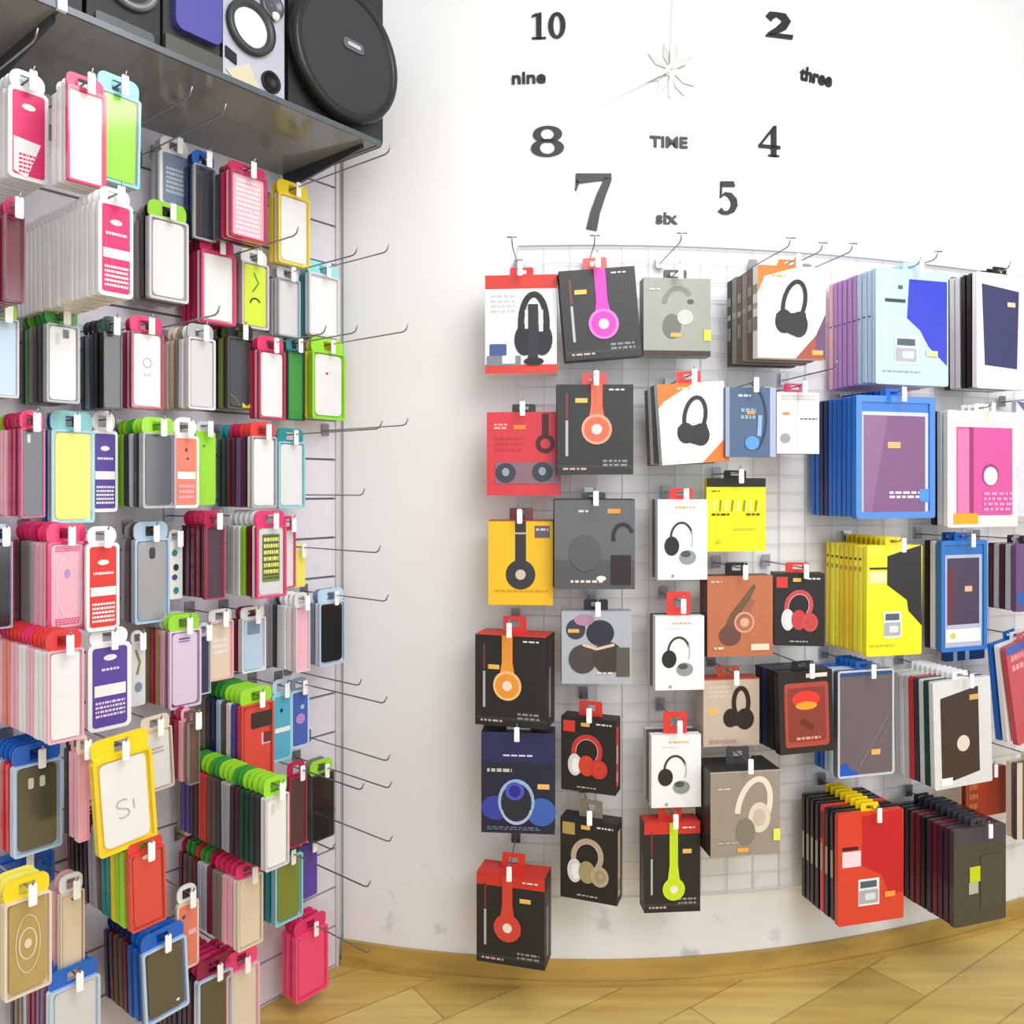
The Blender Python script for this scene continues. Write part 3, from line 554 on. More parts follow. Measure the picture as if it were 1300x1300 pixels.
L(248, 1214, 292, 1340, 160, 'pack', ('DP', 'LB', 'W', 'DO'), [('P', 'DK'), ('P', 'DG'), ('P', 'DK'), ('CR', 'BR'), ('P', 'K')], 'dark cover in a pale blue frame at the bottom edge', cam=None, s=.24)
L(284, 1204, 326, 1340, 250, 'pack', ('HP', 'LK', 'W', 'BE'), [('P', 'WG'), ('P', 'LK')], 'beige cover with a pink header at the bottom edge', cam=None, s=.24)
L(372, 1163, 413, 1262, 354, 'pack', ('P', 'HP', 'HP', 'HP'), [('P', 'HP')], 'hot pink pack hanging alone low above the floor', cam=None, tip=470, s=.12)
k = 0
for x, y, s in ((47, 36, .42), (243, 110, .42), (286, 132, .42)):
    E(x, y, s, 'bare steel hook under the glass shelf, number %s from the near end' % ['one', 'two', 'three', 'four', 'five', 'six'][k]); k += 1
E(378, 288, .36, 'bare hook in front of the yellow-framed pack, upper one')

E(278, 388, .36, 'bare hook in front of the white cover with a domed header')
E(517, 531, .38, 'longest bare hook below the lime-framed pack')
E(458, 862, .34, 'bare hook below the pale blue frame at the panel edge'); E(494, 958, .38, 'bare hook right of the blue violet card')
E(497, 1061, .38, 'bare hook below the black cover with a lime header'); E(462, 620, .3, 'bare hook below the cyan pack of the fourth row')
# ------------------------------------------------------------------ boxes and tablet packs on the bulging wall
def hp_side(c, cu=.5, cv=.62, bw=.15, ru=.2, dot='W', rim=None, top=0.0):
    return [('s', [(cu, top), (cu, cv-.26), (cu, cv-.13), (cu, cv)], [bw, bw, bw*1.35, bw*2], c), ('e', cu, cv, ru, None, rim or c), ('e', cu, cv, ru*.82, None, c), ('e', cu, cv, ru*.34, None, dot)]
def hp_arch(c1, c2, c3, u=.5, v=.5, k=1.0):
    return [('t', u+.02, v, .24, .20, -25, 215, -18, .09, c1), ('t', u+.02, v, .20, .165, -20, 205, -18, .012, 'LK'), ('e', u-.2, v+.19, .13, .15, 'WG'), ('e', u-.18, v+.2, .08, .10, 'f4f4f4'), ('e', u+.02, v+.19, .15, .14, c2),
            ('e', u+.24, v+.22, .16, .13, c1), ('e', u+.25, v+.22, .10, .085, c2), ('e', u+.26, v+.21, .04, .035, c1)]
def hp_black(u, v, k=1.0, c='2b2b2e', lean=0):
    return [('t', u+.03, v-.08, .155, .24, -60, 240, -14, .062, c), ('e', u-.12, v+.12, .13, .13, c), ('e', u+.1, v+.15, .13, .14, c), ('p', [(u-.24, v+.04), (u+.2, v+.02), (u+.21, v+.2), (u+.08, v+.29), (u-.22, v+.2)], c)]
def hp_ring(u=.5, v=.5):
    return [('a', u, v-.03, .22, .2, 20, 200, .045, '3c3c3e'), ('a', u, v-.03, .22, .2, -30, 30, .025, 'b9b9bb'), ('e', u-.2, v+.06, .15, .12, '2a2a2c'), ('e', u+.12, v+.2, .17, .09, '8d9a98'), ('e', u+.08, v+.16, .1, .04, '4c5654')]
STK = lambda u, v, c='f0b04c': ('r', u-.08, v-.025, u+.08, v+.025, c)
def place(x0, y0, x1, y1, s):
    P, N, q = right_place((x0+x1)/2, s); A, B = hit(x0, P, N), hit(x1, P, N); P = (A+B)/2
    return P, N, (B-A).length, F/P.y, math.atan2(N.x, -N.y)
def rhook(P, N, s, phi, z, ref, tagged=True, extra=.03, bar=False):
    base = P-N*(s-.016); hook(base, phi, z, s-.016+extra, lab('steel hook holding the '+ref, 'hook holding the '+ref, 'hook holding the '+SH_(ref)), 'hooks of the wire grid', tagged, bar=bar)
def Bx(x0, y0, x1, y1, thick, body, ops, ref, side=None, tab=None, taby=None, yaw=0, roll=0, s=.2, n=0, pitch=None, icol=None, sideops=(), cat='headphone box', name='headphone_box', glossy=0, topc=None):
    """carton hanging with its front s off the wall; n more of the same hang behind it"""
    P, N, w, k, phi = place(x0, y0, x1, y1, s); w /= math.cos(yaw); h = (y1-y0)/k; z = zat(y0, P.y); th = ((y0-taby)/k if taby else .02)
    e = empty(name, (P.x, P.y, z), phi+yaw, roll); tag(e, ref, cat)
    mb = MB(); x = w/2; bm = mat(body, .4, coat=glossy); sm = mat(side or body, .45)
    mb.prism([(x, 0), (-x, 0), (-x, -h), (x, -h)], 0, thick, bm, sm)
    if topc: mb.box(-x+.001, x-.001, -.0015, thick-.002, -.001, .0015, mat(topc))
    art(mb, ops, w, h, 0, 0)
    for sx in (-1, 1):     # printing on the narrow sides
        for (v0, v1, d0, d1, c) in sideops:
            X = sx*(x+.0006); mb.add([(X, thick*d0, -v0*h), (X, thick*d1, -v0*h), (X, thick*d1, -v1*h), (X, thick*d0, -v1*h)], [(0, 1, 2, 3)], mat(c))
    mb.build('carton', e)
    if tab:
        mb = MB(); tw = min(.035, w*.3); o = rrect(-tw, tw, -.004, max(th, .02), .006, 5); i = rrect(-tw*.4, tw*.4, max(th, .02)*.35, max(th, .02)*.75, .003, 5)
        mb.annulus(o, i, thick*.45, thick*.45+.002, mat(tab, .35, coat=.3)); mb.build('hang_tab', e)
    pt = pitch or thick+.004
    for i in range(n):
        Q = P-N*(pt*(i+1)); c = (icol[i % len(icol)] if icol else body)
        mb2 = MB(); mb2.prism([(x, 0), (-x, 0), (-x, -h*.985), (x, -h*.985)], 0, min(thick, pt-.003), mat(c, .4), mat(c, .4))
        for sx in (-1, 1):
            for (v0, v1, d0, d1, cc) in sideops:
                X = sx*(x+.0006); tt = min(thick, pt-.003); mb2.add([(X, tt*d0, -v0*h), (X, tt*d1, -v0*h), (X, tt*d1, -v1*h), (X, tt*d0, -v1*h)], [(0, 1, 2, 3)], mat(cc))
        o = mb2.build(name); o.location = (Q.x, Q.y, z-.002*(i % 3)); o.rotation_euler = (0, roll*.6, phi+yaw*.6)
        nm = CNAME.get(c, 'like'); tag(o, lab('%s box hung behind the %s' % (nm, ref), '%s box behind the %s' % (nm, ref), '%s box behind the %s' % (nm, SH_(ref))), cat, '%s boxes behind the %s' % (nm, ref))
    rhook(P, N, s, phi, z+max(th, .02)*.62, ref)
BE_SIDE = [(.05, .3, .3, .5, '5a3434'), (.35, .9, .3, .5, '8a8a8a')]
def beats(c, cu=.47, rim=None, st=(.26, .25), cv=.62):
    return [('r', 0, .9, 1, .93, '3a3a3e'), ('s', [(.13, .1), (.13, .38)], .03, '7a3838'), ('s', [(.13, .4), (.13, .8)], .035, 'b5b5b8'), ('l', .6, .84, .92, .93, 2, '8a8a8c'), ('l', .08, .93, .4, .97, 1, 'c8a8a0'), ('l', .68, .05, .9, .08, 1, 'e8e8ea'),
            STK(*st, 'f0c060')]+hp_side(c, cu, cv, .15, .2, 'f6e6dc', rim, 0)
Bx(616, 349, 707, 474, .07, 'f0f0f2', [('r', 0, 0, 1, .14, 'd4463c'), ('r', 0, .91, 1, 1, 'd4463c'), ('l', .08, .2, .42, .4, 4, 'c9ccd6'), ('rr', .06, .70, .3, .82, .02, '4a5f94'), ('rr', .02, .82, .5, .92, .02, '7e8692'), ('r', .24, .82, .42, .9, 'f4f4f4'),
    ('t', .68, .5, .18, .3, -70, 250, 0, .085, '2e3238'), ('e', .55, .66, .14, .16, '2c3036'), ('e', .8, .66, .14, .16, '2c3036'), ('r', .6, .3, .74, .9, '33373c'), ('r', .555, .36, .60, .55, 'd8dadc'), ('r', .75, .36, .81, .58, 'd8dadc'), ('e', .68, .88, .14, .04, '26282c')],
   'white and red box with black folding headphones hanging in the top row', tab='R', taby=336, s=.17)
Bx(709, 341, 806, 455, .055, '2a2a2c', beats('MA', .53, 'd87ac8'), 'tilted black box with magenta headphones hanging in the top row', tab='R', taby=324, roll=-.085+.0, s=.2, yaw=.05)
Bx(817, 353, 902, 452, .05, '9a9f96', [('r', 0, .93, 1, 1, '3c2c28'), ('a', .52, .38, .22, .25, 40, 170, .07, '7c8276'), ('e', .42, .62, .14, .16, '6c6f64'), ('e', .62, .5, .12, .1, 'c2c4be'), ('e', .7, .3, .05, .03, '4c504a'), STK(.48, .73), ('r', .9, .66, 1, .8, 'e4e83c'), ('l', .08, .14, .24, .17, 1, 'e8ead8')],
   'grey green box with a headphone hanging beside the magenta one', tab='K', taby=340, s=.18)
Bx(962, 338, 1048, 455, .03, 'f2f2f4', [('p', [(0, 0), (.6, 0), (.1, .12), (0, .3)], 'OR'), ('p', [(.55, 1), (1, .62), (1, 1)], 'a5523c'), ('p', [(.85, .75), (1, .5), (1, 1), (.85, .9)], '6a4a72'), STK(.88, .93, 'f0b060'), ('l', .2, .1, .4, .14, 1, 'e6b060')]+hp_black(.5, .48, 1.0, '2c2e30', .12),
   'white and orange box with big black headphones hanging in the top row', tab='OR', taby=328, s=.28, n=5, pitch=.034, icol=['BR', 'TA', 'BR', 'TA', 'K'], sideops=[(.2, .3, .1, .9, '9a9490'), (.4, .46, .1, .9, 'b0aaa4'), (.55, .7, .1, .9, '8c8884')], yaw=0)
Bx(618, 523, 711, 629, .06, 'd43e48', [('l', .1, .14, .28, .22, 2, 'f2b8b0'), STK(.45, .18, 'f08a3c'), ('l', .1, .3, .5, .5, 3, 'c23440'), ('s', [(.8, .02), (.8, .3)], .09, '4a2028'), ('a', .8, .38, .1, None, 0, 360, .06, '4a2028'), ('r', .12, .6, 1, .86, '8a6a78'), ('e', .26, .73, .14, .12, '3c4250'), ('e', .76, .72, .14, .12, '3c4250'), ('e', .26, .72, .05, .05, '98a0b0'), ('e', .76, .71, .05, .05, '98a0b0')],
   'red box with two small driver pictures hanging below the white and red box', tab='K', taby=512, s=.17)
Bx(707, 488, 804, 602, .06, '2b2d2f', beats('ea6a4c', .52, 'f0a088', (.32, .18), .5), 'black box with coral headphones hanging directly below the tilted magenta one', tab='R', taby=472, s=.22)
Bx(834, 486, 919, 588, .035, 'f2f2f4', [('p', [(0, 0), (.55, 0), (.08, .22), (0, .3)], 'OR'), ('p', [(.6, 1), (1, .68), (1, 1)], 'OR'), ('l', .3, .05, .5, .1, 1, 'e8d8a0')]+hp_black(.5, .5, 1.0, '303234', .12), 'white and orange box with black headphones hanging in the second row', tab='R', taby=470, roll=-.07, s=.24, n=3, pitch=.037, icol=['DG', 'WG', 'K'])
Bx(921, 492, 985, 580, .02, '4d6484', [('r', 0, 0, .08, 1, '98a4bc'), ('r', .88, 0, 1, 1, 'a8b2d0'), ('l', .25, .1, .5, .16, 1, 'c8d0dc'), STK(.5, .36, 'e8a050'), ('l', .3, .3, .6, .5, 2, '9ac'[:0] or '94a4b4'), ('a', .45, .45, .35, .5, -60, 80, .04, '2c3c5c'), ('s', [(.68, .4), (.66, .7)], .08, '8eb0e8'), ('e', .52, .8, .14, .1, '5a9ae4')],
   'blue grey clear pack with a bright blue earpiece hanging in the second row', s=.255, glossy=.5)
Bx(986, 498, 1040, 576, .04, 'e9e9ea', [('r', .48, 0, .5, 1, 'c8c8cc'), STK(.22, .35, 'f09050'), ('l', .55, .42, .95, .46, 1, '50545c'), ('e', .2, .75, .12, .08, '9a9ea2'), ('l', .1, .05, .9, .14, 2, 'c8c8c8')], 'plain white box hanging beside the blue tablet packs', side='K', tab='P', taby=486, s=.2)
Bx(620, 661, 702, 768, .06, 'f0c024', [('s', [(.5, 0), (.5, .6)], .17, '38363c'), ('r', .41, .14, .59, .16, 'c8b8a8'), ('e', .5, .64, .23, None, '38363c'), ('e', .5, .64, .08, None, 'd0c0b4'), ('r', .72, .06, .95, .2, '6a5a6a'), ('l', .74, .09, .93, .14, 1, 'd0c8d0'), ('l', .1, .82, .95, .86, 1, 'd0a020')], 'yellow box with black headphones hanging in the left column', tab='DR', taby=645, s=.18, topc='a84820')
Bx(704, 634, 806, 748, .08, '4b4d50', [('a', .45, .3, .14, .14, 0, 180, .03, '606468'), ('l', .3, .12, .42, .16, 1, 'dcdce0'), STK(.74, .13, 'e89a3c'), ('a', .85, .42, .12, .14, 20, 200, .05, '2a2630'), ('r', .7, .62, .95, .95, '2c2028'), ('l', .2, .90, .6, .95, 1, 'e8d0c8'), ('e', .58, .88, .06, .03, 'e4e4e4'), ('e', .38, .6, .2, .2, '54585c')], 'dark grey clear-fronted box hanging right of the yellow one', side='26262a', tab='K', taby=626, s=.22, glossy=.6, topc='141414')
WS = [(0, 1, .1, .25, 'b8b8bc')]
def white_hp(x0, y0, x1, y1, ty, ref, n):
    Bx(x0, y0, x1, y1, .03, 'f1f1f3', [('l', .35, .09, .75, .13, 1, 'e8a860'), ('l', .2, .16, .5, .19, 1, 'd8d8da')]+hp_ring(.48, .52)+[('e', .3, .95, .03, .02, '9a9a9a')], ref, tab='R', taby=ty, s=.2, n=n, pitch=.034, icol=['DG', 'WG', 'DG', 'GR'])
white_hp(835, 634, 898, 736, 620, 'white box with grey headphones hanging level with the yellow pouch', 2)
white_hp(832, 782, 894, 876, 752, 'white box with grey headphones hanging as the middle one of three alike', 2)
white_hp(827, 933, 890, 1025, 905, 'white box with grey headphones hanging as the lowest of three alike', 2)
Bx(897, 607, 972, 700, .02, 'f2ec1c', [('r', 0, 0, 1, .12, '26261c'), ('l', .08, .17, .22, .2, 1, '5a5a20')]+[('s', [(.14+.1*i, .3), (.12+.1*i, .45)], .03, '8a8a30' if i % 2 else 'f6f6c0') for i in range(8)]+[('l', .08, .48, .4, .53, 1, '4a4a18'), ('l', .66, .48, .9, .53, 1, '4a4a18'), ('l', .45, .68, .85, .73, 1, 'c4c03c'), ('e', .2, .86, .05, .03, 'd0c430')], 'bright yellow tool-kit pouch with a black header', tab='K', taby=597, s=.17, cat='tool kit', name='tool_kit_pouch')
Bx(898, 731, 981, 833, .06, 'b8704e', [('s', [(.72, .12), (.6, .28), (.4, .5), (.33, .7)], [.05, .1, .13, .2], '70573f'), ('e', .34, .74, .17, .13, '6a4a44'), ('s', [(.7, .3), (.5, .6)], .08, 'a0654f'), ('a', .56, .58, .14, None, 0, 360, .03, 'd8a090'), ('e', .56, .58, .07, None, 'd8a898'), ('l', .05, .06, .22, .1, 1, 'e4c0b0'), ('r', .66, .85, .94, .93, 'ecd4c4'), ('l', .1, .88, .25, .93, 1, 'f0d8b8')], 'copper brown box with brown headphones hanging below the yellow pouch', side='5a3428', tab='K', taby=715, s=.2)
def studio(x0, y0, x1, y1, c1, c2, ty, ref, s=.2, side=(), tabc='R', sq='R', yaw=0):
    Bx(x0, y0, x1, y1, .06, '242527', [('r', .04, .05, .26, .2, sq), STK(.45, .09, 'f0c060'), ('l', .65, .06, .93, .1, 1, 'd8d8d8'), ('l', .3, .93, .66, .96, 1, 'c8b0a8')]+hp_arch(c1, c2, c1, .46, .45, 1.0), ref, tab=tabc, taby=ty, s=s, yaw=yaw, sideops=[(.1, .9, .1, .6, c1), (.35, .6, .2, .5, 'WG'), (.7, .85, .2, .6, 'LK')])
studio(988, 728, 1042, 820, 'c84c50', 'c84048', 715, 'black box with red headphones hanging beside the copper brown one', s=.22, yaw=-.3)
Bx(602, 807, 694, 923, .10, '2a2a2b', beats('f09c3c', .46, 'f8c888', (.27, .35), .55)[:], 'black box with amber headphones and a red top hanging in the left column', tab='R', taby=785, s=.2, yaw=-.2, topc='d43a30', sideops=BE_SIDE)
Bx(713, 776, 802, 868, .05, 'aab0ba', [('e', .2, .25, .14, .14, '3a3c4c'), ('e', .55, .3, .2, .18, '2c3040'), ('e', .32, .12, .14, .08, 'b088a8'), STK(.17, .27, 'e8b050'), ('e', .3, .66, .2, .2, '4a4040'), ('e', .66, .64, .22, .22, '403838'), ('r', .78, .5, .97, .9, '5a5654'), ('s', [(.3, .46), (.5, .52), (.75, .46)], .04, 'd8c0b0'), ('l', .5, .84, .74, .88, 1, 'e4e4e8')], 'clear box with dark round ear pads hanging below the dark grey box', tab='K', taby=762, s=.2, glossy=.6)
Bx(893, 862, 964, 947, .06, 'c4b4a4', [('l', .1, .1, .5, .3, 3, 'd0c4b8'), ('e', .16, .48, .09, .06, 'e8b46c'), ('t', .67, .36, .13, .22, -50, 230, 0, .08, '2c2420'), ('e', .48, .58, .13, .14, '2c2420'), ('e', .74, .6, .16, .16, '2c2420'), ('r', .55, .5, .8, .7, '2c2420'), ('l', .1, .9, .6, .96, 2, 'c48c80')], 'beige box with dark brown headphones hanging under a red tab', tab='b84a34', taby=848, s=.18, topc='b84a34')
Bx(988, 852, 1056, 956, .03, '201c20', [('rr', .1, .14, .92, .92, .06, 'b04840'), ('rr', .16, .2, .86, .86, .05, '8a3c34'), ('e', .5, .34, .26, .1, 'e83c30'), ('e', .5, .42, .2, .05, 'f4a030'), ('s', [(.4, .6), (.62, .7)], .1, '6a3020'), ('l', .3, .8, .75, .86, 1, 'd8a080'), ('r', .5, .03, .9, .08, 'f0d8d0')], 'black clear-fronted pack with a glowing red and orange picture', s=.25, n=3, pitch=.036, icol=['K', 'N', 'K'], glossy=.5, roll=-.03, cat='headphone box', tab='K', taby=840)
Bx(611, 930, 704, 1058, .07, '22263c', [('r', 0, 0, 1, .3, '282c58'), ('l', .3, .22, .7, .25, 1, 'd8d8f0'), ('l', .08, .36, .42, .42, 1, 'c8c0b4'), STK(.85, .53, 'f0c070'), ('e', .2, .75, .2, .12, '3c44a4'), ('e', .82, .78, .2, .14, '3c64b4'), ('e', .48, .68, .25, .22, '9ab4dc'), ('e', .48, .69, .21, .19, '282a34'), ('e', .46, .58, .13, .09, '4c58c0'), ('e', .46, .58, .08, .06, '2a2c90'), ('a', .48, .74, .2, .16, 190, 350, .03, 'b4c0dc'), ('l', .08, .93, .8, .97, 2, '707890')], 'navy box with a glowing blue headset hanging below the amber one', side='1c1e30', s=.19, tab='W', taby=920)
studio(713, 912, 780, 1006, 'c83c38', 'd44430', 893, 'black box with red headphones hanging right of the navy box', s=.2, yaw=-.35)
studio(712, 1042, 782, 1144, 'b8a890', 'a89870', 1020, 'black box with gold headphones hanging in the second column', s=.2, yaw=-.35, tabc='TA', sq='GD')
Bx(902, 978, 990, 1086, .12, '9a9084', [('r', 0, 0, 1, .02, 'c0b8ac'), ('t', .62, .44, .22, .34, -40, 200, -16, .08, 'e8dccf'), ('e', .7, .56, .16, .18, 'dccfc4'), ('e', .5, .72, .14, .16, '847c6c'), ('e', .7, .56, .09, .1, 'c8b8ac'), ('l', .1, .2, .3, .23, 1, 'd8d0c4'), STK(.46, .93, 'f0a850'), ('r', .9, .7, 1.0, .84, 'e4e868'), ('l', .1, .83, .4, .86, 1, 'c0b8ac')], 'taupe box with white headphones hanging low beside the grid edge', side='3c342e', tab='DG', taby=955, s=.26, topc='2c2c2c')
def redtop(x0, y0, x1, y1, c, ty, ref, s, dot, st, cu, ext, cv=.62, th=.08, yaw=0):
    Bx(x0, y0, x1, y1, th, '28282a', [('r', 0, 0, 1, .13 if ext else .02, 'd23830')]+beats(c, cu, None, st, cv)[:], ref, tab='d23830', taby=ty, s=s, topc='d23830', sideops=BE_SIDE, yaw=yaw)
redtop(604, 1112, 692, 1226, 'd8483c', 1090, 'black box with red headphones and a red top, lowest box of all', .21, 'W', (.72, .26), .46, True, .58, .085, -.17)
redtop(818, 1044, 889, 1158, 'c8e42c', 1026, 'black box with lime headphones under a dark red top', .2, 'W', (.76, .32), .52, True, .74, .06)
# tablet packs
TABS = []
def Tb(x0, y0, x1, y1, bx, body, ops, ref, seq, s=.25, thick=.016, pitch=.024, tab=None, roll=0, yaw=0, frame=None, sideops=(), cat='tablet case', hanger=True):
    P, N, w, k, phi = place(x0, y0, x1, y1, s); h = (y1-y0)/k; z = zat(y0, P.y)
    e = empty('tablet_case_pack', (P.x, P.y, z), phi+yaw, roll); tag(e, lab(ref+', frontmost on its hook', ref) if bx else ref, cat)
    mb = MB(); x = w/2; mb.prism(rrect(-x, x, -h, 0, .006, 3), 0, thick, mat(body, .35, coat=.3)); art(mb, ops, w, h, 0, 0); mb.build('sleeve', e)
    if frame:
        mb = MB(); mb.annulus(rrect(-x, x, -h, 0, .008, 4), rrect(-x+frame[1]*w, x-frame[1]*w, -h+frame[1]*w, -frame[1]*w, .004, 4), -.004, 0, mat(frame[0], .3, coat=.5)); mb.build('frame', e)
    mb = MB(); mb.annulus(rrect(-.03, .03, -.006, .024, .006, 5), rrect(-.012, .012, .006, .016, .003, 5), thick*.4, thick*.4+.002, mat(tab or body, .35)); mb.build('hang_tab', e)
    if bx:
        A = hit(x0, P, N); sb = max(.055, s_for(bx, A, N, s)); n = max(1, int((s-sb)/pitch+.5))
        for i in range(n):
            c = seq[min(len(seq)-1, int(i*len(seq)/n))]; Q = P-N*(pitch*(i+1)); key = ('tb', ref, c)
            if key not in INNER:
                m2 = MB(); m2.prism(rrect(-x, x, -h*.985, 0, .006, 3), 0, thick-.001, mat(c, .35, coat=.3))
                for (v0, v1, cc) in sideops:
                    X = -x-.0006; m2.add([(X, .002, -v0*h), (X, thick-.003, -v0*h), (X, thick-.003, -v1*h), (X, .002, -v1*h)], [(0, 1, 2, 3)], mat(cc))
                m2.annulus(rrect(-.03, .03, -.006, .024, .006, 5), rrect(-.012, .012, .006, .016, .003, 5), thick*.4, thick*.4+.002, mat(tab or c, .35)); INNER[key] = m2.mesh('tablet_case_pack')
            o = bpy.data.objects.new('tablet_case_pack', INNER[key]); COL.objects.link(o); rr = random.Random(i*7+int(x0))
            o.location = (Q.x, Q.y, z-rr.uniform(0, .002)); o.rotation_euler = (0, roll*.7+rr.uniform(-.008, .008), phi+yaw+rr.uniform(-.012, .012)); nm = CNAME.get(c, 'grey')
            tag(o, lab('%s pack hung behind the %s' % (nm, ref), '%s pack behind the %s' % (nm, ref), '%s pack behind %s' % (nm, ref)), cat, '%s packs behind the %s' % (nm, ref))
    rhook(P, N, s, phi, z+.011, ref)
STEP = lambda c: ('p', [(.36, 0), (1, 0), (1, .86), (.86, .76), (.62, .68), (.6, .55), (.36, .46)], c)
DEV = [('r', .3, .60, .62, .84, 'e8e8ea'), ('r', .33, .62, .58, .68, '50606a'), ('rr', .31, .7, .6, .82, .02, 'a8b0b8'), ('rr', .4, .73, .56, .79, .02, 'd8dce4'), ('l', .08, .88, .6, .9, 1, '98a0a8')]
Tb(1112, 343, 1204, 489, 1052, 'b9d3ec', [('p', [(.45, .08), (.98, .08), (.98, .82), (.72, .66), (.6, .52), (.42, .42)], '3040c8'), ('r', .12, .26, .4, .29, '3c4450'), ('l', .3, .14, .36, .2, 1, '506070')]+[tuple([o[0], o[1]-.05, o[2]-.02, o[3]-.05, o[4]-.02]+list(o[5:])) for o in DEV[:4]]+[DEV[4], STK(.76, .72, 'e0d8a0')],
   'light blue tablet pack with a royal blue window', ['LB', 'LB', 'LP', 'LP', 'LP', 'LP', 'LP', 'LK'], s=.25, tab='LB', sideops=[(.4, .41, 'N')], pitch=.022)
Tb(1240, 348, 1302, 494, 1206, 'f4eef0', [('p', [(.1, .1), (.86, .14), (.82, .82), (.16, .8)], '3a3c68'), ('r', .62, .24, .78, .28, 'f0d8b0'), ('e', .05, .84, .05, .03, '444')][:2]+[('r', .62, .24, .78, .28, 'f0d8b0')], 'white tablet pack with a navy window', ['K', 'WG', 'K'], s=.2, tab='K', pitch=.022)
Tb(1086, 503, 1186, 658, 1030, '1c70cc', [('r', .08, .13, .92, .98, 'c8cce8'), ('p', [(.1, .16), (.88, .16), (.88, .95), (.1, .95)], 'MV'), ('p', [(.1, .16), (.4, .16), (.2, .95), (.1, .95)], '8c6490'), STK(.48, .40, 'f0b070'), ('l', .42, .78, .8, .85, 2, 'e8e0f0'), ('p', [(.8, .76), (.95, .76), (.93, .87), (.8, .86)], '4a8ee0')], 'mauve tablet cover in a blue frame', ['B', 'B', 'N', 'B'], s=.26, tab='B', frame=('2478d4', .07), pitch=.022)
Tb(1203, 522, 1292, 669, 1188, 'f4ece4', [('r', .12, .14, .92, .9, 'd858a0'), ('r', .14, .16, .3, .88, 'e07cb0'), ('r', .3, .14, .36, .88, '9a3c6c'), ('e', .6, .55, .12, None, 'a04078'), ('e', .6, .56, .1, None, 'ece0ec'), ('r', .08, .88, .42, .97, 'e8a820'), ('l', .5, .7, .9, .88, 4, 'ec9cc8')], 'pink tablet cover with a white round hole', ['WG', 'K'], s=.22, tab='W')
Tb(1290, 510, 1345, 655, None, 'e8e6ee', [('p', [(0, 0), (.6, .05), (.3, .15)], '6a6ab0')], 'white tablet pack at the frame edge beside the pink one', [], s=.15)
Tb(1101, 692, 1171, 832, 1044, 'f2e81c', [('p', [(.36, .10), (.98, .0), (1, .74), (.75, .60), (.72, .5), (.36, .36)], '28262a'), ('r', .04, .2, .36, .22, '3c3c30'), ('r', .04, .24, .34, .34, 'f6f4b0')]+DEV[:4]+[('l', .05, .9, .5, .92, 1, 'c0b018')], 'yellow tablet pack with a black window', ['YB', 'Y', 'Y', 'YB', 'Y'], s=.24, tab='Y', sideops=[(.12, .14, 'DO'), (.2, .24, 'GD')], pitch=.022, roll=.01)
Tb(1194, 686, 1252, 826, 1180, '2a70bc', [('r', .1, .13, .9, .98, 'b8bcd4'), ('r', .14, .16, .84, .76, '4a4058'), ('p', [(.14, .76), (.14, .3), (.3, .2), (.25, .76)], '6a3440'), STK(.6, .44, 'e8b890'), ('r', .1, .8, .86, .92, 'f0f0f2'), ('e', .26, .86, .06, .03, 'c8d060')], 'dark tablet cover in a blue frame with a white bottom label', ['WG', 'K'], s=.2, tab='B', frame=('2a74c8', .07))
Tb(1290, 690, 1350, 775, 1258, '6a4a78', [('e', .3, .8, .3, .12, '2c60b0')], 'purple tablet pack at the frame edge', ['GR', 'DK', 'GR', 'DK'], s=.25, pitch=.021)
Tb(1200, 768, 1250, 838, None, '1c4c90', [('r', .2, .1, .3, 1, 'LB'), ('r', .5, .1, .6, 1, 'LB')], 'blue pack peeking out below the white bottom label', [], s=.08)
Tb(1063, 850, 1134, 985, 1040, '6a6066', [('r', .02, .06, .04, 1, 'd8d8e0'), ('s', [(.4, .9), (.9, .45)], .012, '8c8488'), ('s', [(.5, .9), (.98, .5)], .01, '8c8488'), STK(.68, .78, 'e8b860'), ('p', [(.02, 1), (.02, .9), (.16, .86), (.22, .92), (.36, .97), (.36, 1)], '2058c0'), ('r', 0, 0, 1, .05, '205090')], 'grey tablet cover in a clear sleeve with blue print', ['LB', 'B'], s=.22, tab='1c5ca8', frame=('c8ccd6', .03))
Tb(1184, 862, 1257, 998, 1132, 'dcdcde', [('p', [(.12, .16), (.78, .08), (.78, .88), (.12, .96)], '42342c'), ('e', .5, .6, .11, None, 'e0d4cc'), STK(.7, .18, 'e0a860'), ('r', .1, .9, .3, .97, 'f4f4f4')], 'dark brown tablet cover with a pale round hole', ['DGN', 'WG', 'DG', 'R', 'WG', 'W', 'WG', 'W'], s=.27, tab='W', pitch=.020, roll=-.03)
Tb(1272, 812, 1330, 940, 1254, 'c85058', [('l', .1, .1, .9, .3, 2, 'e8a0a8'), ('r', 0, 0, 1, .08, '4a64b8')], 'tilted red and blue pack at the frame edge', ['W', 'B'], s=.24, roll=-.2, yaw=.1)
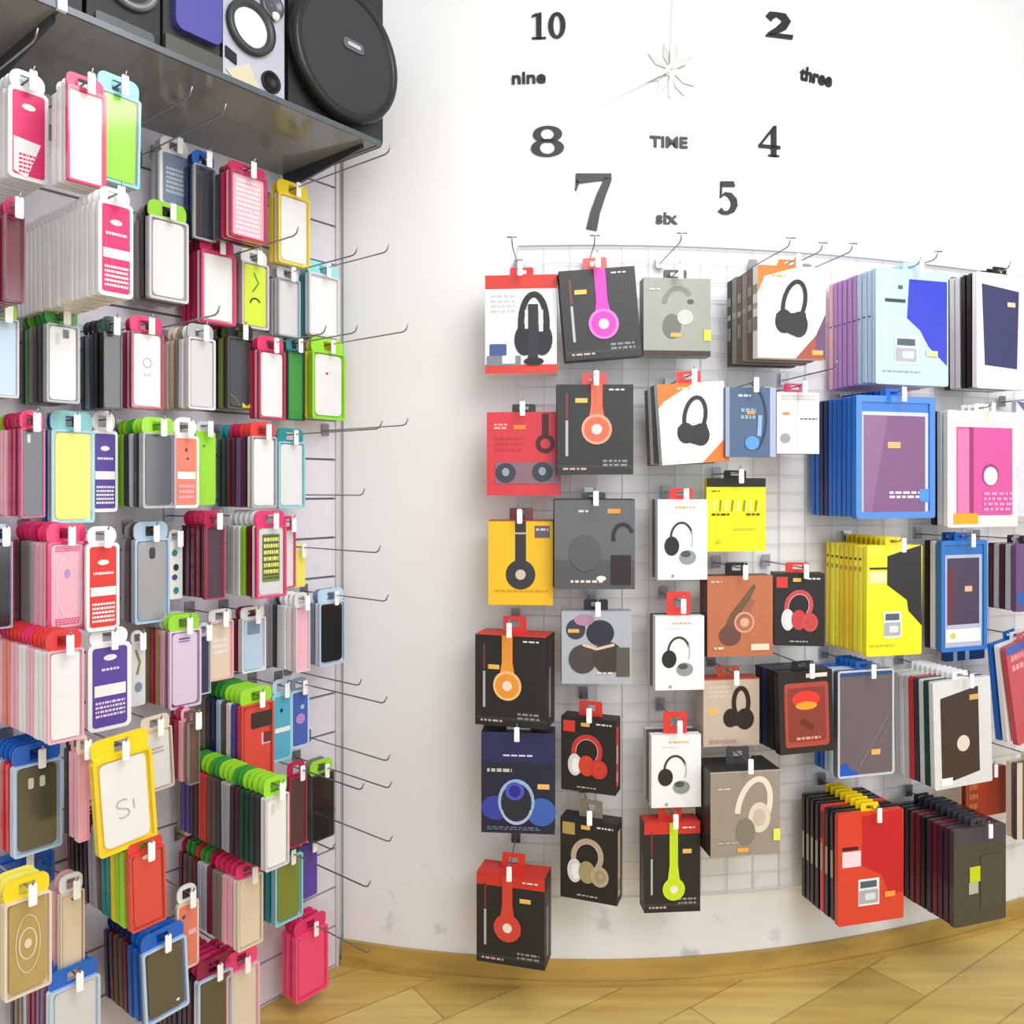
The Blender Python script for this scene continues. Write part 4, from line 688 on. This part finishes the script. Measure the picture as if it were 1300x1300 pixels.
Tb(1064, 1030, 1147, 1171, 1022, 'd8402c', [('p', [(.36, .04), (.98, .0), (1, .76), (.78, .76), (.66, .58), (.36, .48)], 'c42028'), ('r', .06, .3, .3, .33, '402028'), ('r', .06, .34, .34, .48, 'f0d8e0')]+DEV[:4]+[STK(.78, .76, 'f4a040')], 'red and orange tablet pack low above the skirting', ['K', 'R', 'K', 'K', 'K'], s=.26, tab='Y', sideops=[(.05, .3, '4a4a3c'), (.35, .6, 'b4ac9c')], pitch=.024)
Tb(1211, 1050, 1277, 1172, 1142, '47443c', [('r', .02, .02, .98, .16, '4a4450'), ('r', .3, .40, .5, .56, 'c8d420'), ('r', .28, .56, .46, .68, 'b8b8a8'), ('rr', .5, .3, .9, .85, .03, '504c40')], 'black tablet pack with a lime label low above the skirting', ['DK', 'DR', 'DK', 'K', 'DR', 'K', 'K', 'K'], s=.3, pitch=.022, tab='DG')
Tb(1226, 975, 1277, 1036, None, 'a03c20', [('l', .1, .1, .3, .9, 4, 'c07050')], 'rust red pack behind the dark brown tablet cover', [], s=.12)
Tb(1291, 965, 1340, 1062, 1280, '5a4a54', [('r', 0, 0, .14, 1, 'd8ccb8')], 'plum tablet pack at the frame edge, lowest there', ['BE'], s=.2)
# long bare hooks along the top of the grid and elsewhere
def RE(tx, ty, s, ref, bar=True):
    P, N, q = right_place(tx, s); hook(P-N*(s-.016), math.atan2(N.x, -N.y), zat(ty, P.y)-.02, s-.016, ref, 'bare hooks of the wire grid', False, bar=bar)
for x, y, r_ in ((650, 302, 'bare hook above the white and red box'), (755, 300, 'bare hook above the tilted magenta headphone box'), (865, 297, 'bare hook above the grey green box'), (1003, 303, 'bare hook above the white and orange box in the top row'),
                 (1044, 309, 'bare hook left above the light blue tablet pack'), (1082, 310, 'bare hook nearest above the light blue tablet pack'), (1190, 320, 'bare hook right above the light blue tablet pack')):
    RE(x, y, .25, r_)
RE(1062, 458, .3, 'bare hook crossing left of the light blue tablet pack', False)
print('PACKS', NPACK[0])
